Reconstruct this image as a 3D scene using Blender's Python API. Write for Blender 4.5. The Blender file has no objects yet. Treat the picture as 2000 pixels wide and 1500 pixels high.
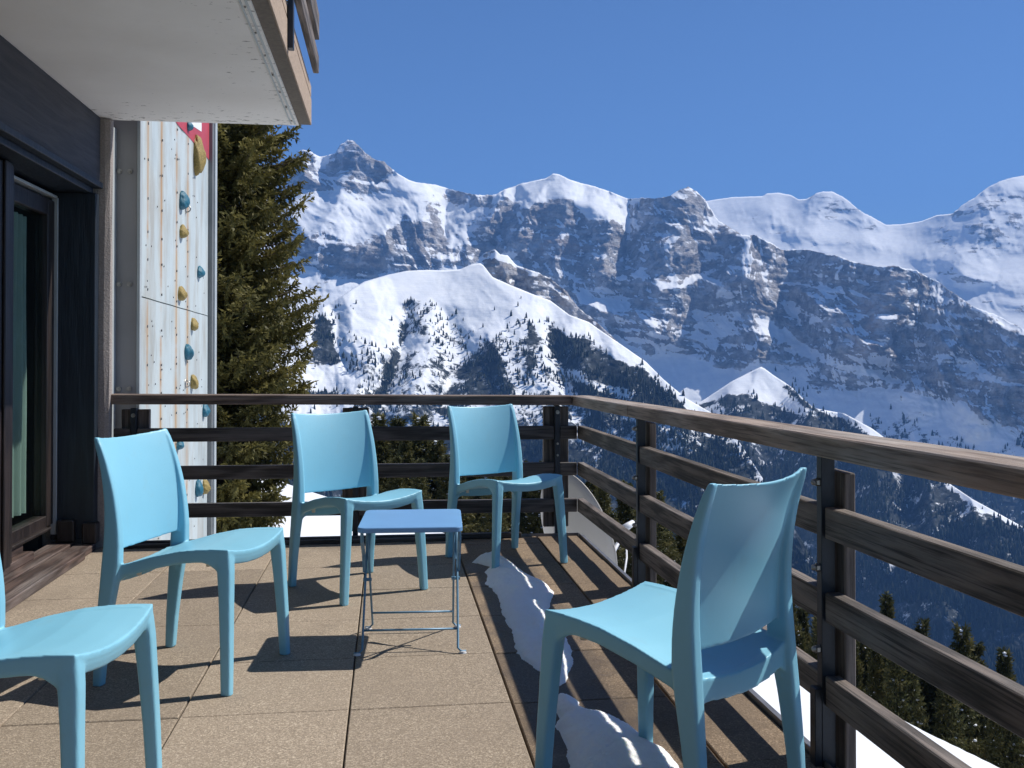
import bpy, bmesh, math, random
import numpy as np
from mathutils import Vector, Matrix
R_ = math.radians
random.seed(7)
rng = np.random.default_rng(11)
SC = bpy.context.scene
COL = SC.collection

# ------------------------------------------------------------------ camera
CAM = np.array([-.3847, -2.9528, 1.074])
F_PX, PITCH, YAW, CX, CY = 1864., .01138, .12907, 1000., 674.35
FW = np.array([math.sin(YAW) * math.cos(PITCH), math.cos(YAW) * math.cos(PITCH), math.sin(PITCH)])
RT = np.array([math.cos(YAW), -math.sin(YAW), 0.])
UP = np.cross(RT, FW)
cd = bpy.data.cameras.new("Camera")
cam = bpy.data.objects.new("Camera", cd)
COL.objects.link(cam)
cd.sensor_width = 36.
cd.sensor_fit = 'HORIZONTAL'
cd.lens = F_PX / 2000. * 36.
cd.shift_y = -(750. - CY) / 2000.
cd.clip_start = .05
cd.clip_end = 60000.
M = Matrix(((RT[0], UP[0], -FW[0], CAM[0]), (RT[1], UP[1], -FW[1], CAM[1]), (RT[2], UP[2], -FW[2], CAM[2]), (0, 0, 0, 1)))
cam.matrix_world = M
SC.camera = cam

# ------------------------------------------------------------------ light
SUN = np.array([.618, .170, .768])
SUN = SUN / np.linalg.norm(SUN)
SUN_EL, SUN_AZ = math.asin(SUN[2]), math.atan2(SUN[0], SUN[1])
w = bpy.data.worlds.new("World")
SC.world = w
w.use_nodes = True
nt = w.node_tree
nt.nodes.clear()
o_ = nt.nodes.new("ShaderNodeOutputWorld")
b_ = nt.nodes.new("ShaderNodeBackground")
s_ = nt.nodes.new("ShaderNodeTexSky")
s_.sky_type = 'NISHITA'
s_.sun_disc = False
s_.sun_elevation = SUN_EL
s_.sun_rotation = SUN_AZ
s_.altitude = 2400.
s_.air_density = 1.
s_.dust_density = .0
s_.ozone_density = 13.
b_.inputs[1].default_value = .071
nt.links.new(s_.outputs[0], b_.inputs[0])
nt.links.new(b_.outputs[0], o_.inputs[0])
sl = bpy.data.lights.new("Sun", 'SUN')
sl.energy = 4.4
sl.angle = R_(.53)
sl.color = (1., .955, .88)
so = bpy.data.objects.new("Sun", sl)
COL.objects.link(so)
so.rotation_euler = Vector(SUN).to_track_quat('Z', 'Y').to_euler()
SC.view_settings.view_transform = 'Standard'
SC.view_settings.look = 'None'
SC.view_settings.exposure = .68
SC.view_settings.gamma = 1.
SC.cycles.use_denoising = True
SC.cycles.max_bounces = 8
SC.cycles.diffuse_bounces = 4
SC.cycles.volume_bounces = 0
SC.cycles.transparent_max_bounces = 8
SC.cycles.sample_clamp_indirect = 6.

# ------------------------------------------------------------------ helpers
def tag(o, label=None, cat=None, group=None, kind=None):
    if label: o["label"] = label
    if cat: o["category"] = cat
    if group: o["group"] = group
    if kind: o["kind"] = kind
    return o

def empty(name, loc=(0, 0, 0), rz=0.):
    o = bpy.data.objects.new(name, None)
    COL.objects.link(o)
    o.location = loc
    o.rotation_euler = (0, 0, rz)
    o.empty_display_size = .1
    return o

def link_mesh(name, me, mat, parent=None):
    if mat is not None and not me.materials: me.materials.append(mat)
    o = bpy.data.objects.new(name, me)
    COL.objects.link(o)
    if parent is not None: o.parent = parent
    return o

class MB:
    """collects shapes; build() links them as one mesh object"""
    def __init__(s):
        s.bm = bmesh.new()
    def box(s, p0, p1, bev=0., rot=None, seg=1):
        p0, p1 = np.array(p0, float), np.array(p1, float)
        c, d = (p0 + p1) / 2, np.abs(p1 - p0)
        m = Matrix.Translation(Vector(c)) @ (rot.to_4x4() if rot else Matrix.Identity(4)) @ Matrix.Diagonal((d[0], d[1], d[2], 1))
        r = bmesh.ops.create_cube(s.bm, size=1., matrix=m)
        if bev > 0:
            es = list({e for v in r['verts'] for e in v.link_edges})
            bmesh.ops.bevel(s.bm, geom=es, offset=bev, segments=seg, profile=.5, affect='EDGES')
        return s
    def bar(s, a, b, wx, wz, bev=0., up=(0, 0, 1)):
        """box whose long axis runs from a to b; wx across, wz along 'up'"""
        a, b = Vector(a), Vector(b)
        d = b - a
        y = d.normalized()
        x = y.cross(Vector(up)).normalized()
        z = x.cross(y)
        rot = Matrix((x, y, z)).transposed()
        c = (a + b) / 2
        m = Matrix.Translation(c) @ rot.to_4x4() @ Matrix.Diagonal((wx, d.length, wz, 1))
        r = bmesh.ops.create_cube(s.bm, size=1., matrix=m)
        if bev > 0:
            es = list({e for v in r['verts'] for e in v.link_edges})
            bmesh.ops.bevel(s.bm, geom=es, offset=bev, segments=1, profile=.5, affect='EDGES')
        return s
    def cyl(s, a, b, r0, r1=None, n=12, caps=True):
        a, b = Vector(a), Vector(b)
        r1 = r0 if r1 is None else r1
        q = (b - a).to_track_quat('Z', 'Y')
        m = Matrix.Translation((a + b) / 2) @ q.to_matrix().to_4x4()
        bmesh.ops.create_cone(s.bm, cap_ends=caps, segments=n, radius1=r0, radius2=max(r1, 1e-5), depth=(b - a).length, matrix=m)
        return s
    def tube(s, pts, r, n=8):
        pts = [Vector(p) for p in pts]
        rs = r if hasattr(r, '__len__') else [r] * len(pts)
        rings = []
        ref = Vector((.31, .17, .93)).normalized()
        for i, p in enumerate(pts):
            t = (pts[min(i + 1, len(pts) - 1)] - pts[max(i - 1, 0)]).normalized()
            x = t.cross(ref)
            if x.length < .05: x = t.cross(Vector((1, 0, 0)))
            x.normalize()
            y = t.cross(x)
            rings.append([s.bm.verts.new(p + (x * math.cos(k * 2 * math.pi / n) + y * math.sin(k * 2 * math.pi / n)) * rs[i]) for k in range(n)])
        for a, b in zip(rings, rings[1:]):
            for k in range(n):
                s.bm.faces.new((a[k], a[(k + 1) % n], b[(k + 1) % n], b[k]))
        s.bm.faces.new(rings[0][::-1])
        s.bm.faces.new(rings[-1])
        return s
    def loft(s, rings, closed=True, caps=True):
        rr = [[s.bm.verts.new(Vector(p)) for p in ring] for ring in rings]
        n = len(rr[0])
        for a, b in zip(rr, rr[1:]):
            for k in range(n if closed else n - 1):
                s.bm.faces.new((a[k], a[(k + 1) % n], b[(k + 1) % n], b[k]))
        if caps:
            s.bm.faces.new(rr[0][::-1])
            s.bm.faces.new(rr[-1])
        return s
    def prism(s, poly, vec):
        vec = Vector(vec)
        a = [s.bm.verts.new(Vector(p)) for p in poly]
        b = [s.bm.verts.new(Vector(p) + vec) for p in poly]
        n = len(a)
        s.bm.faces.new(a[::-1])
        s.bm.faces.new(b)
        for k in range(n):
            s.bm.faces.new((a[k], a[(k + 1) % n], b[(k + 1) % n], b[k]))
        return s
    def sphere(s, c, r, sc=(1, 1, 1), u=16, v=10):
        m = Matrix.Translation(Vector(c)) @ Matrix.Diagonal((r * sc[0], r * sc[1], r * sc[2], 1))
        bmesh.ops.create_uvsphere(s.bm, u_segments=u, v_segments=v, radius=1., matrix=m)
        return s
    def mesh(s, name, smooth=False):
        bmesh.ops.recalc_face_normals(s.bm, faces=s.bm.faces[:])
        me = bpy.data.meshes.new(name)
        s.bm.to_mesh(me)
        s.bm.free()
        if smooth: me.polygons.foreach_set("use_smooth", [True] * len(me.polygons))
        return me
    def build(s, name, mat, parent=None, smooth=False):
        return link_mesh(name, s.mesh(name, smooth), mat, parent)
    def each(s, name, mat, parent=None, smooth=False):
        """every separate piece as an object of its own"""
        bm = s.bm
        bmesh.ops.recalc_face_normals(bm, faces=bm.faces[:])
        bm.verts.index_update()
        seen, out = set(), []
        for v0 in bm.verts:
            if v0.index in seen: continue
            isl, st = [], [v0]
            seen.add(v0.index)
            while st:
                v = st.pop()
                isl.append(v)
                for e in v.link_edges:
                    o = e.other_vert(v)
                    if o.index not in seen:
                        seen.add(o.index)
                        st.append(o)
            mp = {v.index: i for i, v in enumerate(isl)}
            me = bpy.data.meshes.new(name)
            me.from_pydata([v.co[:] for v in isl], [], [[mp[q.index] for q in f.verts] for f in {f for v in isl for f in v.link_faces}])
            if smooth: me.polygons.foreach_set("use_smooth", [True] * len(me.polygons))
            out.append(link_mesh(name, me, mat, parent))
        bm.free()
        return out

def np_mesh(name, V, Fq, smooth=True):
    """mesh from arrays: V (n,3), Fq (m,k)"""
    V = np.asarray(V, np.float32)
    Fq = np.asarray(Fq, np.int32)
    me = bpy.data.meshes.new(name)
    k = Fq.shape[1]
    me.vertices.add(len(V))
    me.vertices.foreach_set("co", V.ravel())
    me.loops.add(Fq.size)
    me.loops.foreach_set("vertex_index", Fq.ravel())
    me.polygons.add(len(Fq))
    me.polygons.foreach_set("loop_start", np.arange(0, Fq.size, k, dtype=np.int32))
    if smooth: me.polygons.foreach_set("use_smooth", np.ones(len(Fq), bool))
    me.update(calc_edges=True)
    return me

def fattr(me, name, data):
    a = me.attributes.new(name, 'FLOAT', 'POINT')
    a.data.foreach_set("value", np.asarray(data, np.float32).ravel())

# numpy value noise -------------------------------------------------------
def _h(ix, iy, seed):
    n = (ix.astype(np.int64) * 374761393 + iy.astype(np.int64) * 668265263 + seed * 1442695041) & 0xffffffff
    n = ((n ^ (n >> 13)) * 1274126177) & 0xffffffff
    n = n ^ (n >> 16)
    return (n & 0xffff) / 65535.
def vn(x, y, seed=0):
    ix, iy = np.floor(x), np.floor(y)
    fx, fy = x - ix, y - iy
    fx = fx * fx * fx * (fx * (fx * 6 - 15) + 10)
    fy = fy * fy * fy * (fy * (fy * 6 - 15) + 10)
    a, b = _h(ix, iy, seed), _h(ix + 1, iy, seed)
    c, d = _h(ix, iy + 1, seed), _h(ix + 1, iy + 1, seed)
    return (a + (b - a) * fx) * (1 - fy) + (c + (d - c) * fx) * fy
def fbm(x, y, oct=5, seed=0, gain=.5, lac=2.03):
    s, a, t = 0., 1., 0.
    for i in range(oct):
        s = s + a * vn(x, y, seed + i * 17)
        t += a
        a *= gain
        x, y = x * lac + 5.3, y * lac + 1.7
    return s / t
def ridged(x, y, oct=5, seed=0, gain=.5, lac=2.03):
    s, a, t = 0., 1., 0.
    for i in range(oct):
        s = s + a * (1 - np.abs(2 * vn(x, y, seed + i * 13) - 1))
        t += a
        a *= gain
        x, y = x * lac + 3.1, y * lac + 7.7
    return s / t
def blur(A, n, axis):
    if n < 1: return A
    k = np.exp(-.5 * (np.arange(-3 * n, 3 * n + 1) / n) ** 2)
    k /= k.sum()
    P = np.pad(A, [(3 * n, 3 * n) if i == axis else (0, 0) for i in range(A.ndim)], mode='edge')
    return np.apply_along_axis(lambda v: np.convolve(v, k, 'valid'), axis, P)
def smooth01(x, a, b):
    t = np.clip((x - a) / (b - a), 0, 1)
    return t * t * (3 - 2 * t)
def inpoly(px, py, poly):
    c = np.zeros(px.shape, bool)
    n = len(poly)
    for i in range(n):
        (x0, y0), (x1, y1) = poly[i], poly[(i + 1) % n]
        if y0 == y1: continue
        c ^= ((y0 > py) != (y1 > py)) & (px < (x1 - x0) * (py - y0) / (y1 - y0) + x0)
    return c

# ------------------------------------------------------------------ materials
class NT:
    def __init__(s, name):
        s.m = bpy.data.materials.new(name)
        s.m.use_nodes = True
        s.t = s.m.node_tree
        s.t.nodes.clear()
        s.out = s.t.nodes.new("ShaderNodeOutputMaterial")
        s.p = s.t.nodes.new("ShaderNodeBsdfPrincipled")
        s.t.links.new(s.p.outputs[0], s.out.inputs[0])
        s.tc = None
    def n(s, typ, **kw):
        nd = s.t.nodes.new(typ)
        for k, v in kw.items(): setattr(nd, k, v)
        return nd
    def lk(s, a, b):
        s.t.links.new(a, b)
    def val(s, sock, v):
        if hasattr(v, 'is_output') or isinstance(v, bpy.types.NodeSocket): s.lk(v, sock)
        else: sock.default_value = v
    def obj(s, scale=(1, 1, 1), loc=(0, 0, 0), coord='Object'):
        if s.tc is None: s.tc = s.n("ShaderNodeTexCoord")
        mp = s.n("ShaderNodeMapping")
        mp.inputs['Scale'].default_value = scale
        mp.inputs['Location'].default_value = loc
        s.lk(s.tc.outputs[coord], mp.inputs[0])
        return mp.outputs[0]
    def noise(s, vec, scale, detail=4, rough=.55, dist=0.):
        nd = s.n("ShaderNodeTexNoise")
        s.lk(vec, nd.inputs['Vector'])
        nd.inputs['Scale'].default_value = scale
        nd.inputs['Detail'].default_value = detail
        nd.inputs['Roughness'].default_value = rough
        nd.inputs['Distortion'].default_value = dist
        return nd.outputs[0]
    def ramp(s, fac, stops, interp='LINEAR'):
        nd = s.n("ShaderNodeValToRGB")
        nd.color_ramp.interpolation = interp
        el = nd.color_ramp.elements
        while len(el) < len(stops): el.new(.5)
        for e, (p, c) in zip(el, stops):
            e.position = p
            e.color = (c, c, c, 1) if not hasattr(c, '__len__') else (*c[:3], 1)
        s.lk(fac, nd.inputs[0])
        return nd.outputs[0]
    def mix(s, f, a, b, typ='MIX'):
        nd = s.n("ShaderNodeMix", data_type='RGBA', blend_type=typ)
        s.val(nd.inputs[0], f)
        for sock, v in ((nd.inputs[6], a), (nd.inputs[7], b)):
            if isinstance(v, tuple): v = (*v[:3], 1)
            s.val(sock, v)
        return nd.outputs[2]
    def math(s, op, a, b=0., c=0., clamp=False):
        nd = s.n("ShaderNodeMath", operation=op, use_clamp=clamp)
        s.val(nd.inputs[0], a)
        s.val(nd.inputs[1], b)
        s.val(nd.inputs[2], c)
        return nd.outputs[0]
    def attr(s, name):
        nd = s.n("ShaderNodeAttribute", attribute_name=name)
        return nd.outputs['Fac']
    def bump(s, h, strength=.3, dist=.01):
        nd = s.n("ShaderNodeBump")
        nd.inputs['Strength'].default_value = strength
        nd.inputs['Distance'].default_value = dist
        s.lk(h, nd.inputs['Height'])
        s.lk(nd.outputs[0], s.p.inputs['Normal'])
    def fin(s, col=None, rough=None, metal=None, spec=None):
        if col is not None:
            if isinstance(col, tuple): col = (*col[:3], 1)
            s.val(s.p.inputs['Base Color'], col)
        if rough is not None: s.val(s.p.inputs['Roughness'], rough)
        if metal is not None: s.p.inputs['Metallic'].default_value = metal
        if spec is not None: s.p.inputs['Specular IOR Level'].default_value = spec
        return s.m

def m_plain(name, c, rough=.6, metal=0., var=.12, scale=6., bump=0.):
    t = NT(name)
    v = t.obj()
    n = t.noise(v, scale, 5)
    lo = tuple(x * (1 - var) for x in c)
    hi = tuple(min(1, x * (1 + var)) for x in c)
    col = t.ramp(n, [(.3, lo), (.7, hi)])
    if bump: t.bump(t.noise(v, scale * 12, 4), bump, .004)
    return t.fin(col, rough, metal)

def m_wood(name, dark, light, axis, rough=.75, wear=(.2, .185, .165), wearamt=.5, dirt=.5):
    t = NT(name)
    st = [16., 16., 16.]
    st[axis] = .9
    v = t.obj(tuple(st))
    big = [5., 5., 5.]
    big[axis] = .55
    vb = t.obj(tuple(big), (3.1, 1.7, .9))
    warp = t.noise(vb, 1.3, 3, .5)
    wv = t.math('MULTIPLY', warp, 44.)
    rings = t.math('ADD', t.math('MULTIPLY', t.math('SINE', wv), .5), .5)
    g = t.noise(v, 6., 8, .74, .35)
    fac = t.math('ADD', t.math('MULTIPLY', t.math('POWER', rings, 1.4), .36), t.math('MULTIPLY', t.math('ADD', t.math('MULTIPLY', t.math('SUBTRACT', g, .5), 1.7), .5), .62))
    col = t.ramp(fac, [(.28, dark), (.52, tuple((a + b) / 2 for a, b in zip(dark, light))), (.85, light)])
    wn = t.noise(vb, 2.2, 5, .6)
    col = t.mix(t.ramp(wn, [(.48, 0.), (.72, wearamt)]), col, wear)
    fine = [150., 150., 150.]
    fine[axis] = 3.5
    fv = t.noise(t.obj(tuple(fine)), 1., 3, .6)
    col = t.mix(t.ramp(fv, [(.34, dirt), (.50, 0.)]), col, tuple(x * .35 for x in dark))
    t.bump(t.math('ADD', fac, t.math('MULTIPLY', fv, .7)), .55, .004)
    return t.fin(col, rough)

MAT = {}
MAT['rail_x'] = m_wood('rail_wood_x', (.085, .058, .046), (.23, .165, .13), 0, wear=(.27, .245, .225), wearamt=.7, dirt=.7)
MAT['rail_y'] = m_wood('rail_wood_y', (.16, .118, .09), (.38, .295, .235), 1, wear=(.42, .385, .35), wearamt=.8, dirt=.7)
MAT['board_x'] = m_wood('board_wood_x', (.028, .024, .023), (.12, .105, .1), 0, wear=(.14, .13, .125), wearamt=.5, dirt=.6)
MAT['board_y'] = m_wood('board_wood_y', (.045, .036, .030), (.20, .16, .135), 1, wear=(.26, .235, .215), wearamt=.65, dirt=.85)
MAT['plank_z'] = m_wood('plank_wood_z', (.045, .034, .03), (.17, .135, .115), 2, wear=(.18, .16, .15), wearamt=.5, dirt=.65)
MAT['steel'] = m_plain('painted_steel', (.018, .024, .034), .42, .3, .35, 14., .15)
MAT['bolt'] = m_plain('bolt_zinc', (.34, .33, .31), .4, .85, .3, 60.)
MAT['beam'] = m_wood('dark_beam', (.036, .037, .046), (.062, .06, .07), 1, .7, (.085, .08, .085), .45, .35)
MAT['door_wood'] = m_wood('door_wood', (.011, .008, .008), (.034, .024, .022), 2, .45, (.045, .037, .035), .4, .6)
MAT['navy'] = m_wood('navy_panel', (.005, .011, .02), (.013, .023, .037), 2, .5, (.014, .02, .03), .5, .3)
MAT['step_wood'] = m_wood('step_wood', (.035, .021, .018), (.12, .078, .064), 1, .6, (.24, .21, .195), .6, .7)

# beige aggregate tiles
def m_tiles(name, c0, c1, stain):
    t = NT(name)
    v = t.obj()
    oi = t.attr('tile')
    sp = t.noise(v, 330., 2, .6)
    vo = t.n("ShaderNodeTexVoronoi")
    t.lk(v, vo.inputs['Vector'])
    vo.inputs['Scale'].default_value = 260.
    vcol = t.n("ShaderNodeSeparateColor")
    t.lk(vo.outputs['Color'], vcol.inputs[0])
    col = t.ramp(vcol.outputs[0], [(0., tuple(x * .52 for x in c0)), (.45, c0), (.8, c1), (1., tuple(min(1, x * 1.7) for x in c1))])
    col = t.mix(.45, col, t.ramp(sp, [(.3, tuple(x * .7 for x in c0)), (.7, c1)]))
    big = t.noise(v, 2.1, 6, .6)
    col = t.mix(t.ramp(big, [(.42, 0.), (.75, .55)]), col, stain)
    sm = t.noise(t.obj((1, 1, 1), (4, 2, 0)), 9., 5, .65)
    col = t.mix(t.ramp(sm, [(.55, 0.), (.8, .35)]), col, tuple(x * .6 for x in stain))
    xyz = t.n("ShaderNodeSeparateXYZ")
    t.lk(v, xyz.inputs[0])
    wn = t.noise(t.obj((1, 1, 1), (2, 9, 4)), 5., 6, .65)
    dx = t.math('ABSOLUTE', t.math('SUBTRACT', xyz.outputs[0], .19))
    dy = t.math('MAXIMUM', t.math('SUBTRACT', t.math('ABSOLUTE', t.math('SUBTRACT', xyz.outputs[1], .72)), 1.35), 0.)
    wet = t.math('SUBTRACT', t.math('ADD', .20, t.math('MULTIPLY', t.math('SUBTRACT', wn, .5), .42)), t.math('ADD', dx, dy))
    wet = t.math('MULTIPLY', wet, 14., clamp=True)
    col = t.mix(t.math('MULTIPLY', wet, .40), col, tuple(x * .33 for x in stain))
    tl = t.ramp(oi, [(0., .82), (1., 1.10)])
    col = t.mix(1., col, tl, 'MULTIPLY')
    dr = t.noise(t.obj((1, 1, 1), (7, 3, 0)), 1.15, 7, .68)
    col = t.mix(t.ramp(dr, [(.56, 0.), (.66, .42)]), col, tuple(x * .55 for x in stain))
    pale = t.noise(t.obj((1, 1, 1), (1, 8, 0)), 3.2, 6, .7)
    col = t.mix(t.ramp(pale, [(.60, 0.), (.74, .3)]), col, tuple(min(1, x * 1.25) for x in c1))
    t.bump(t.math('ADD', t.math('MULTIPLY', vcol.outputs[1], .6), sp), .5, .0025)
    return t.fin(col, t.math('SUBTRACT', .85, t.math('MULTIPLY', wet, .32)), spec=.3)
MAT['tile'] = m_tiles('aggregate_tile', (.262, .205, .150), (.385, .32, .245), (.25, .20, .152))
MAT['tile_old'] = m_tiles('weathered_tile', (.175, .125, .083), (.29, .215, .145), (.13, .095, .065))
MAT['joint'] = m_plain('tile_joint', (.03, .026, .022), .9)
MAT['alu'] = m_plain('edge_flashing', (.20, .195, .195), .45, .6, .3, 9.)

def m_soffit():
    t = NT('white_soffit')
    v = t.obj()
    n = t.noise(v, 1.6, 6, .6)
    col = t.ramp(n, [(.3, (.70, .675, .64)), (.7, (.79, .77, .74))])
    # flaking paint: only where a low noise and the edge agree
    xy = t.n("ShaderNodeSeparateXYZ")
    t.lk(t.obj(), xy.inputs[0])
    ex = t.math('SUBTRACT', xy.outputs[0], -1.28)
    ey = t.math('SUBTRACT', xy.outputs[1], 2.12)
    e = t.math('MAXIMUM', t.math('MULTIPLY', ex, 2.6), t.math('MULTIPLY', ey, 1.9))
    fl = t.noise(t.obj((9, 22, 9)), 1.6, 7, .7)
    fac = t.math('ADD', t.math('MULTIPLY', e, .10), fl)
    col = t.mix(t.ramp(fac, [(.685, 0.), (.70, .9)]), col, (.16, .15, .135))
    t.bump(t.noise(v, 40., 4), .15, .003)
    return t.fin(col, .8)
MAT['soffit'] = m_soffit()
def m_render(name, c, scale=120., b=.8):
    t = NT(name)
    v = t.obj()
    n = t.noise(v, scale, 4, .6)
    n2 = t.noise(v, 3., 5, .6)
    col = t.ramp(n, [(.3, tuple(x * .75 for x in c)), (.7, tuple(min(1, x * 1.2) for x in c))])
    col = t.mix(t.ramp(n2, [(.4, 0.), (.75, .5)]), col, tuple(x * .7 for x in c))
    t.bump(n, b, .006)
    return t.fin(col, .9)
MAT['pillar'] = m_render('rough_render', (.33, .29, .27))
MAT['fascia'] = m_render('exposed_aggregate', (.36, .27, .20), 55.)
MAT['slab_under'] = m_render('raw_concrete', (.16, .135, .11), 50., .4)
MAT['grey_plate'] = m_plain('grey_plate', (.235, .23, .232), .6, 0., .1, 2.5)

def m_climb():
    t = NT('climbing_panel_paint')
    xyz = t.n("ShaderNodeSeparateXYZ")
    t.lk(t.obj(), xyz.inputs[0])
    v = t.obj()
    cloud = t.noise(t.obj((1, 1, .7)), 1.7, 6, .6)
    col = t.ramp(cloud, [(.33, (.37, .425, .435)), (.5, (.47, .53, .54)), (.7, (.41, .465, .475))])
    smear = t.noise(t.obj((1, 2., .6), (2, 5, 1)), 2.2, 6, .65)
    col = t.mix(t.ramp(smear, [(.47, 0.), (.66, .6)]), col, (.29, .26, .21))
    # rust runs below the rows of bolt holes: thin vertical lines along the wall (Y)
    for yy, wd, amt, s in ((3.16, .030, .8, 1), (3.62, .040, 1., 2), (4.19, .048, .8, 3), (4.67, .050, .8, 4)):
        d = t.math('ABSOLUTE', t.math('SUBTRACT', xyz.outputs[1], yy))
        ln = t.math('SUBTRACT', 1., t.math('DIVIDE', d, wd), clamp=True)
        rn = t.noise(t.obj((.001, .001, 1.), (s, 0, 0)), 1.1, 5, .7)
        f = t.math('MULTIPLY', ln, t.ramp(rn, [(.42, .06), (.52, amt)]))
        col = t.mix(f, col, (.36, .13, .035))
        halo = t.math('SUBTRACT', 1., t.math('DIVIDE', d, wd * 4), clamp=True)
        col = t.mix(t.math('MULTIPLY', t.math('POWER', halo, 2.), t.ramp(rn, [(.40, .05), (.58, .6)])), col, (.42, .30, .14))
    return t.fin(col, .5)
MAT['climb'] = m_climb()
MAT['red'] = m_plain('red_paint', (.40, .045, .06), .5, 0., .15, 4.)
MAT['white_paint'] = m_plain('white_paint', (.72, .73, .73), .5, 0., .06, 4.)
MAT['hold_blue'] = m_plain('blue_resin', (.010, .11, .17), .55, 0., .4, 20., .3)
MAT['hold_ochre'] = m_plain('ochre_resin', (.255, .185, .05), .65, 0., .7, 18., .5)
MAT['trim'] = m_plain('pale_trim', (.40, .435, .445), .5, .1, .1, 5.)
MAT['trim_dark'] = m_plain('grey_trim', (.17, .18, .185), .5, .2, .1, 5.)
def m_glass():
    t = NT('window_glass')
    t.t.nodes.remove(t.p)
    tr, gl, mx, fr = t.n("ShaderNodeBsdfTransparent"), t.n("ShaderNodeBsdfGlossy"), t.n("ShaderNodeMixShader"), t.n("ShaderNodeLayerWeight")
    tr.inputs[0].default_value = (.78, .86, .83, 1)
    gl.inputs['Roughness'].default_value = .02
    fr.inputs[0].default_value = .35
    t.lk(t.ramp(fr.outputs[1], [(0., .06), (.6, .16), (1., .7)]), mx.inputs[0])
    t.lk(tr.outputs[0], mx.inputs[1])
    t.lk(gl.outputs[0], mx.inputs[2])
    t.lk(mx.outputs[0], t.out.inputs[0])
    return t.m
MAT['glass'] = m_glass()
MAT['curtain'] = m_plain('sage_curtain', (.50, .54, .52), .9, 0., .1, 5.)
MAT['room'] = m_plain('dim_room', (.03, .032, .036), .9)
MAT['dish'] = m_plain('dish_paint', (.43, .40, .365), .55, 0., .06, 3.)
MAT['dish_white'] = m_plain('dish_arm_paint', (.62, .63, .65), .45, 0., .06, 5.)

def m_plastic():
    t = NT('turquoise_plastic')
    v = t.obj()
    n = t.noise(v, 3.5, 4, .5)
    col = t.ramp(n, [(.3, (.205, .475, .605)), (.7, (.228, .510, .645))])
    dirt = t.noise(t.obj((1, 1, 1), (3, 1, 2)), 14., 6, .7)
    col = t.mix(t.ramp(dirt, [(.55, 0.), (.8, .34)]), col, (.24, .40, .44))
    g = t.noise(v, 420., 2, .5)
    t.bump(g, .16, .0012)
    return t.fin(col, t.ramp(n, [(.2, .36), (.8, .46)]), spec=.45)
MAT['plastic'] = m_plastic()
MAT['peg'] = m_plain('pale_peg', (.62, .60, .52), .5)
MAT['table_top'] = m_plain('blue_sheet_metal', (.15, .32, .56), .34, .0, .05, 8., .04)
MAT['table_leg'] = m_plain('blue_wire', (.125, .26, .385), .4, .1, .1, 30.)

def m_snow(name, sub=True, col=(.93, .935, .94), bs=180., bd=.006, big=False):
    t = NT(name)
    v = t.obj()
    n = t.noise(v, bs, 4, .7)
    n2 = t.noise(v, bs * .12, 5, .6)
    c = t.ramp(n2, [(.3, tuple(x * .95 for x in col)), (.7, col)])
    if big:
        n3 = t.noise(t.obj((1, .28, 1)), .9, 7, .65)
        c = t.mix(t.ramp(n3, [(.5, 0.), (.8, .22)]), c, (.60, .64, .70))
        h = t.math('ADD', t.math('MULTIPLY', n3, 1.6), t.math('MULTIPLY', n2, .8))
        t.bump(h, .5, .12)
    else:
        t.bump(t.math('ADD', n, n2), .9, bd)
    if sub:
        t.p.inputs['Subsurface Weight'].default_value = .35
        t.p.inputs['Subsurface Radius'].default_value = (.012, .016, .022)
        t.p.inputs['Subsurface Scale'].default_value = 1.
    return t.fin(c, .75, spec=.3)
MAT['snow_mound'] = m_snow('melting_snow')
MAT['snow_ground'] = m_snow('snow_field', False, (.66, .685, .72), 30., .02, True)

def m_bark():
    t = NT('spruce_bark')
    n = t.noise(t.obj((9, 9, 2)), 3., 6, .65)
    t.bump(n, .6, .03)
    return t.fin(t.ramp(n, [(.3, (.035, .025, .018)), (.7, (.12, .09, .068))]), .9)
MAT['bark'] = m_bark()
def m_needles(name, a, b, c):
    t = NT(name)
    r = t.attr('shade')
    n = t.noise(t.obj(), 1.1, 3)
    f = t.math('ADD', t.math('MULTIPLY', r, .75), t.math('MULTIPLY', n, .35))
    col = t.ramp(f, [(.12, a), (.45, b), (.85, c)])
    t.fin(col, .62, spec=.22)
    tr = t.n("ShaderNodeBsdfTranslucent")
    t.lk(col, tr.inputs[0])
    mx = t.n("ShaderNodeMixShader")
    mx.inputs[0].default_value = .22
    t.lk(t.p.outputs[0], mx.inputs[1])
    t.lk(tr.outputs[0], mx.inputs[2])
    t.lk(mx.outputs[0], t.out.inputs[0])
    return t.m
MAT['needles'] = m_needles('spruce_needles', (.030, .032, .012), (.092, .085, .025), (.195, .165, .045))
MAT['needles_mid'] = m_needles('spruce_needles_mid', (.022, .028, .014), (.066, .07, .026), (.145, .125, .042))
def m_snowclump():
    return m_snow('snow_on_branches', False, (.82, .85, .89), 40., .02)
MAT['snowclump'] = m_snowclump()
def m_far_tree():
    t = NT('far_forest')
    r = t.attr('shade')
    return t.fin(t.ramp(r, [(0., (.010, .016, .012)), (.6, (.022, .032, .022)), (1., (.055, .062, .042))]), .9, spec=.1)
MAT['far_tree'] = m_far_tree()

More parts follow.
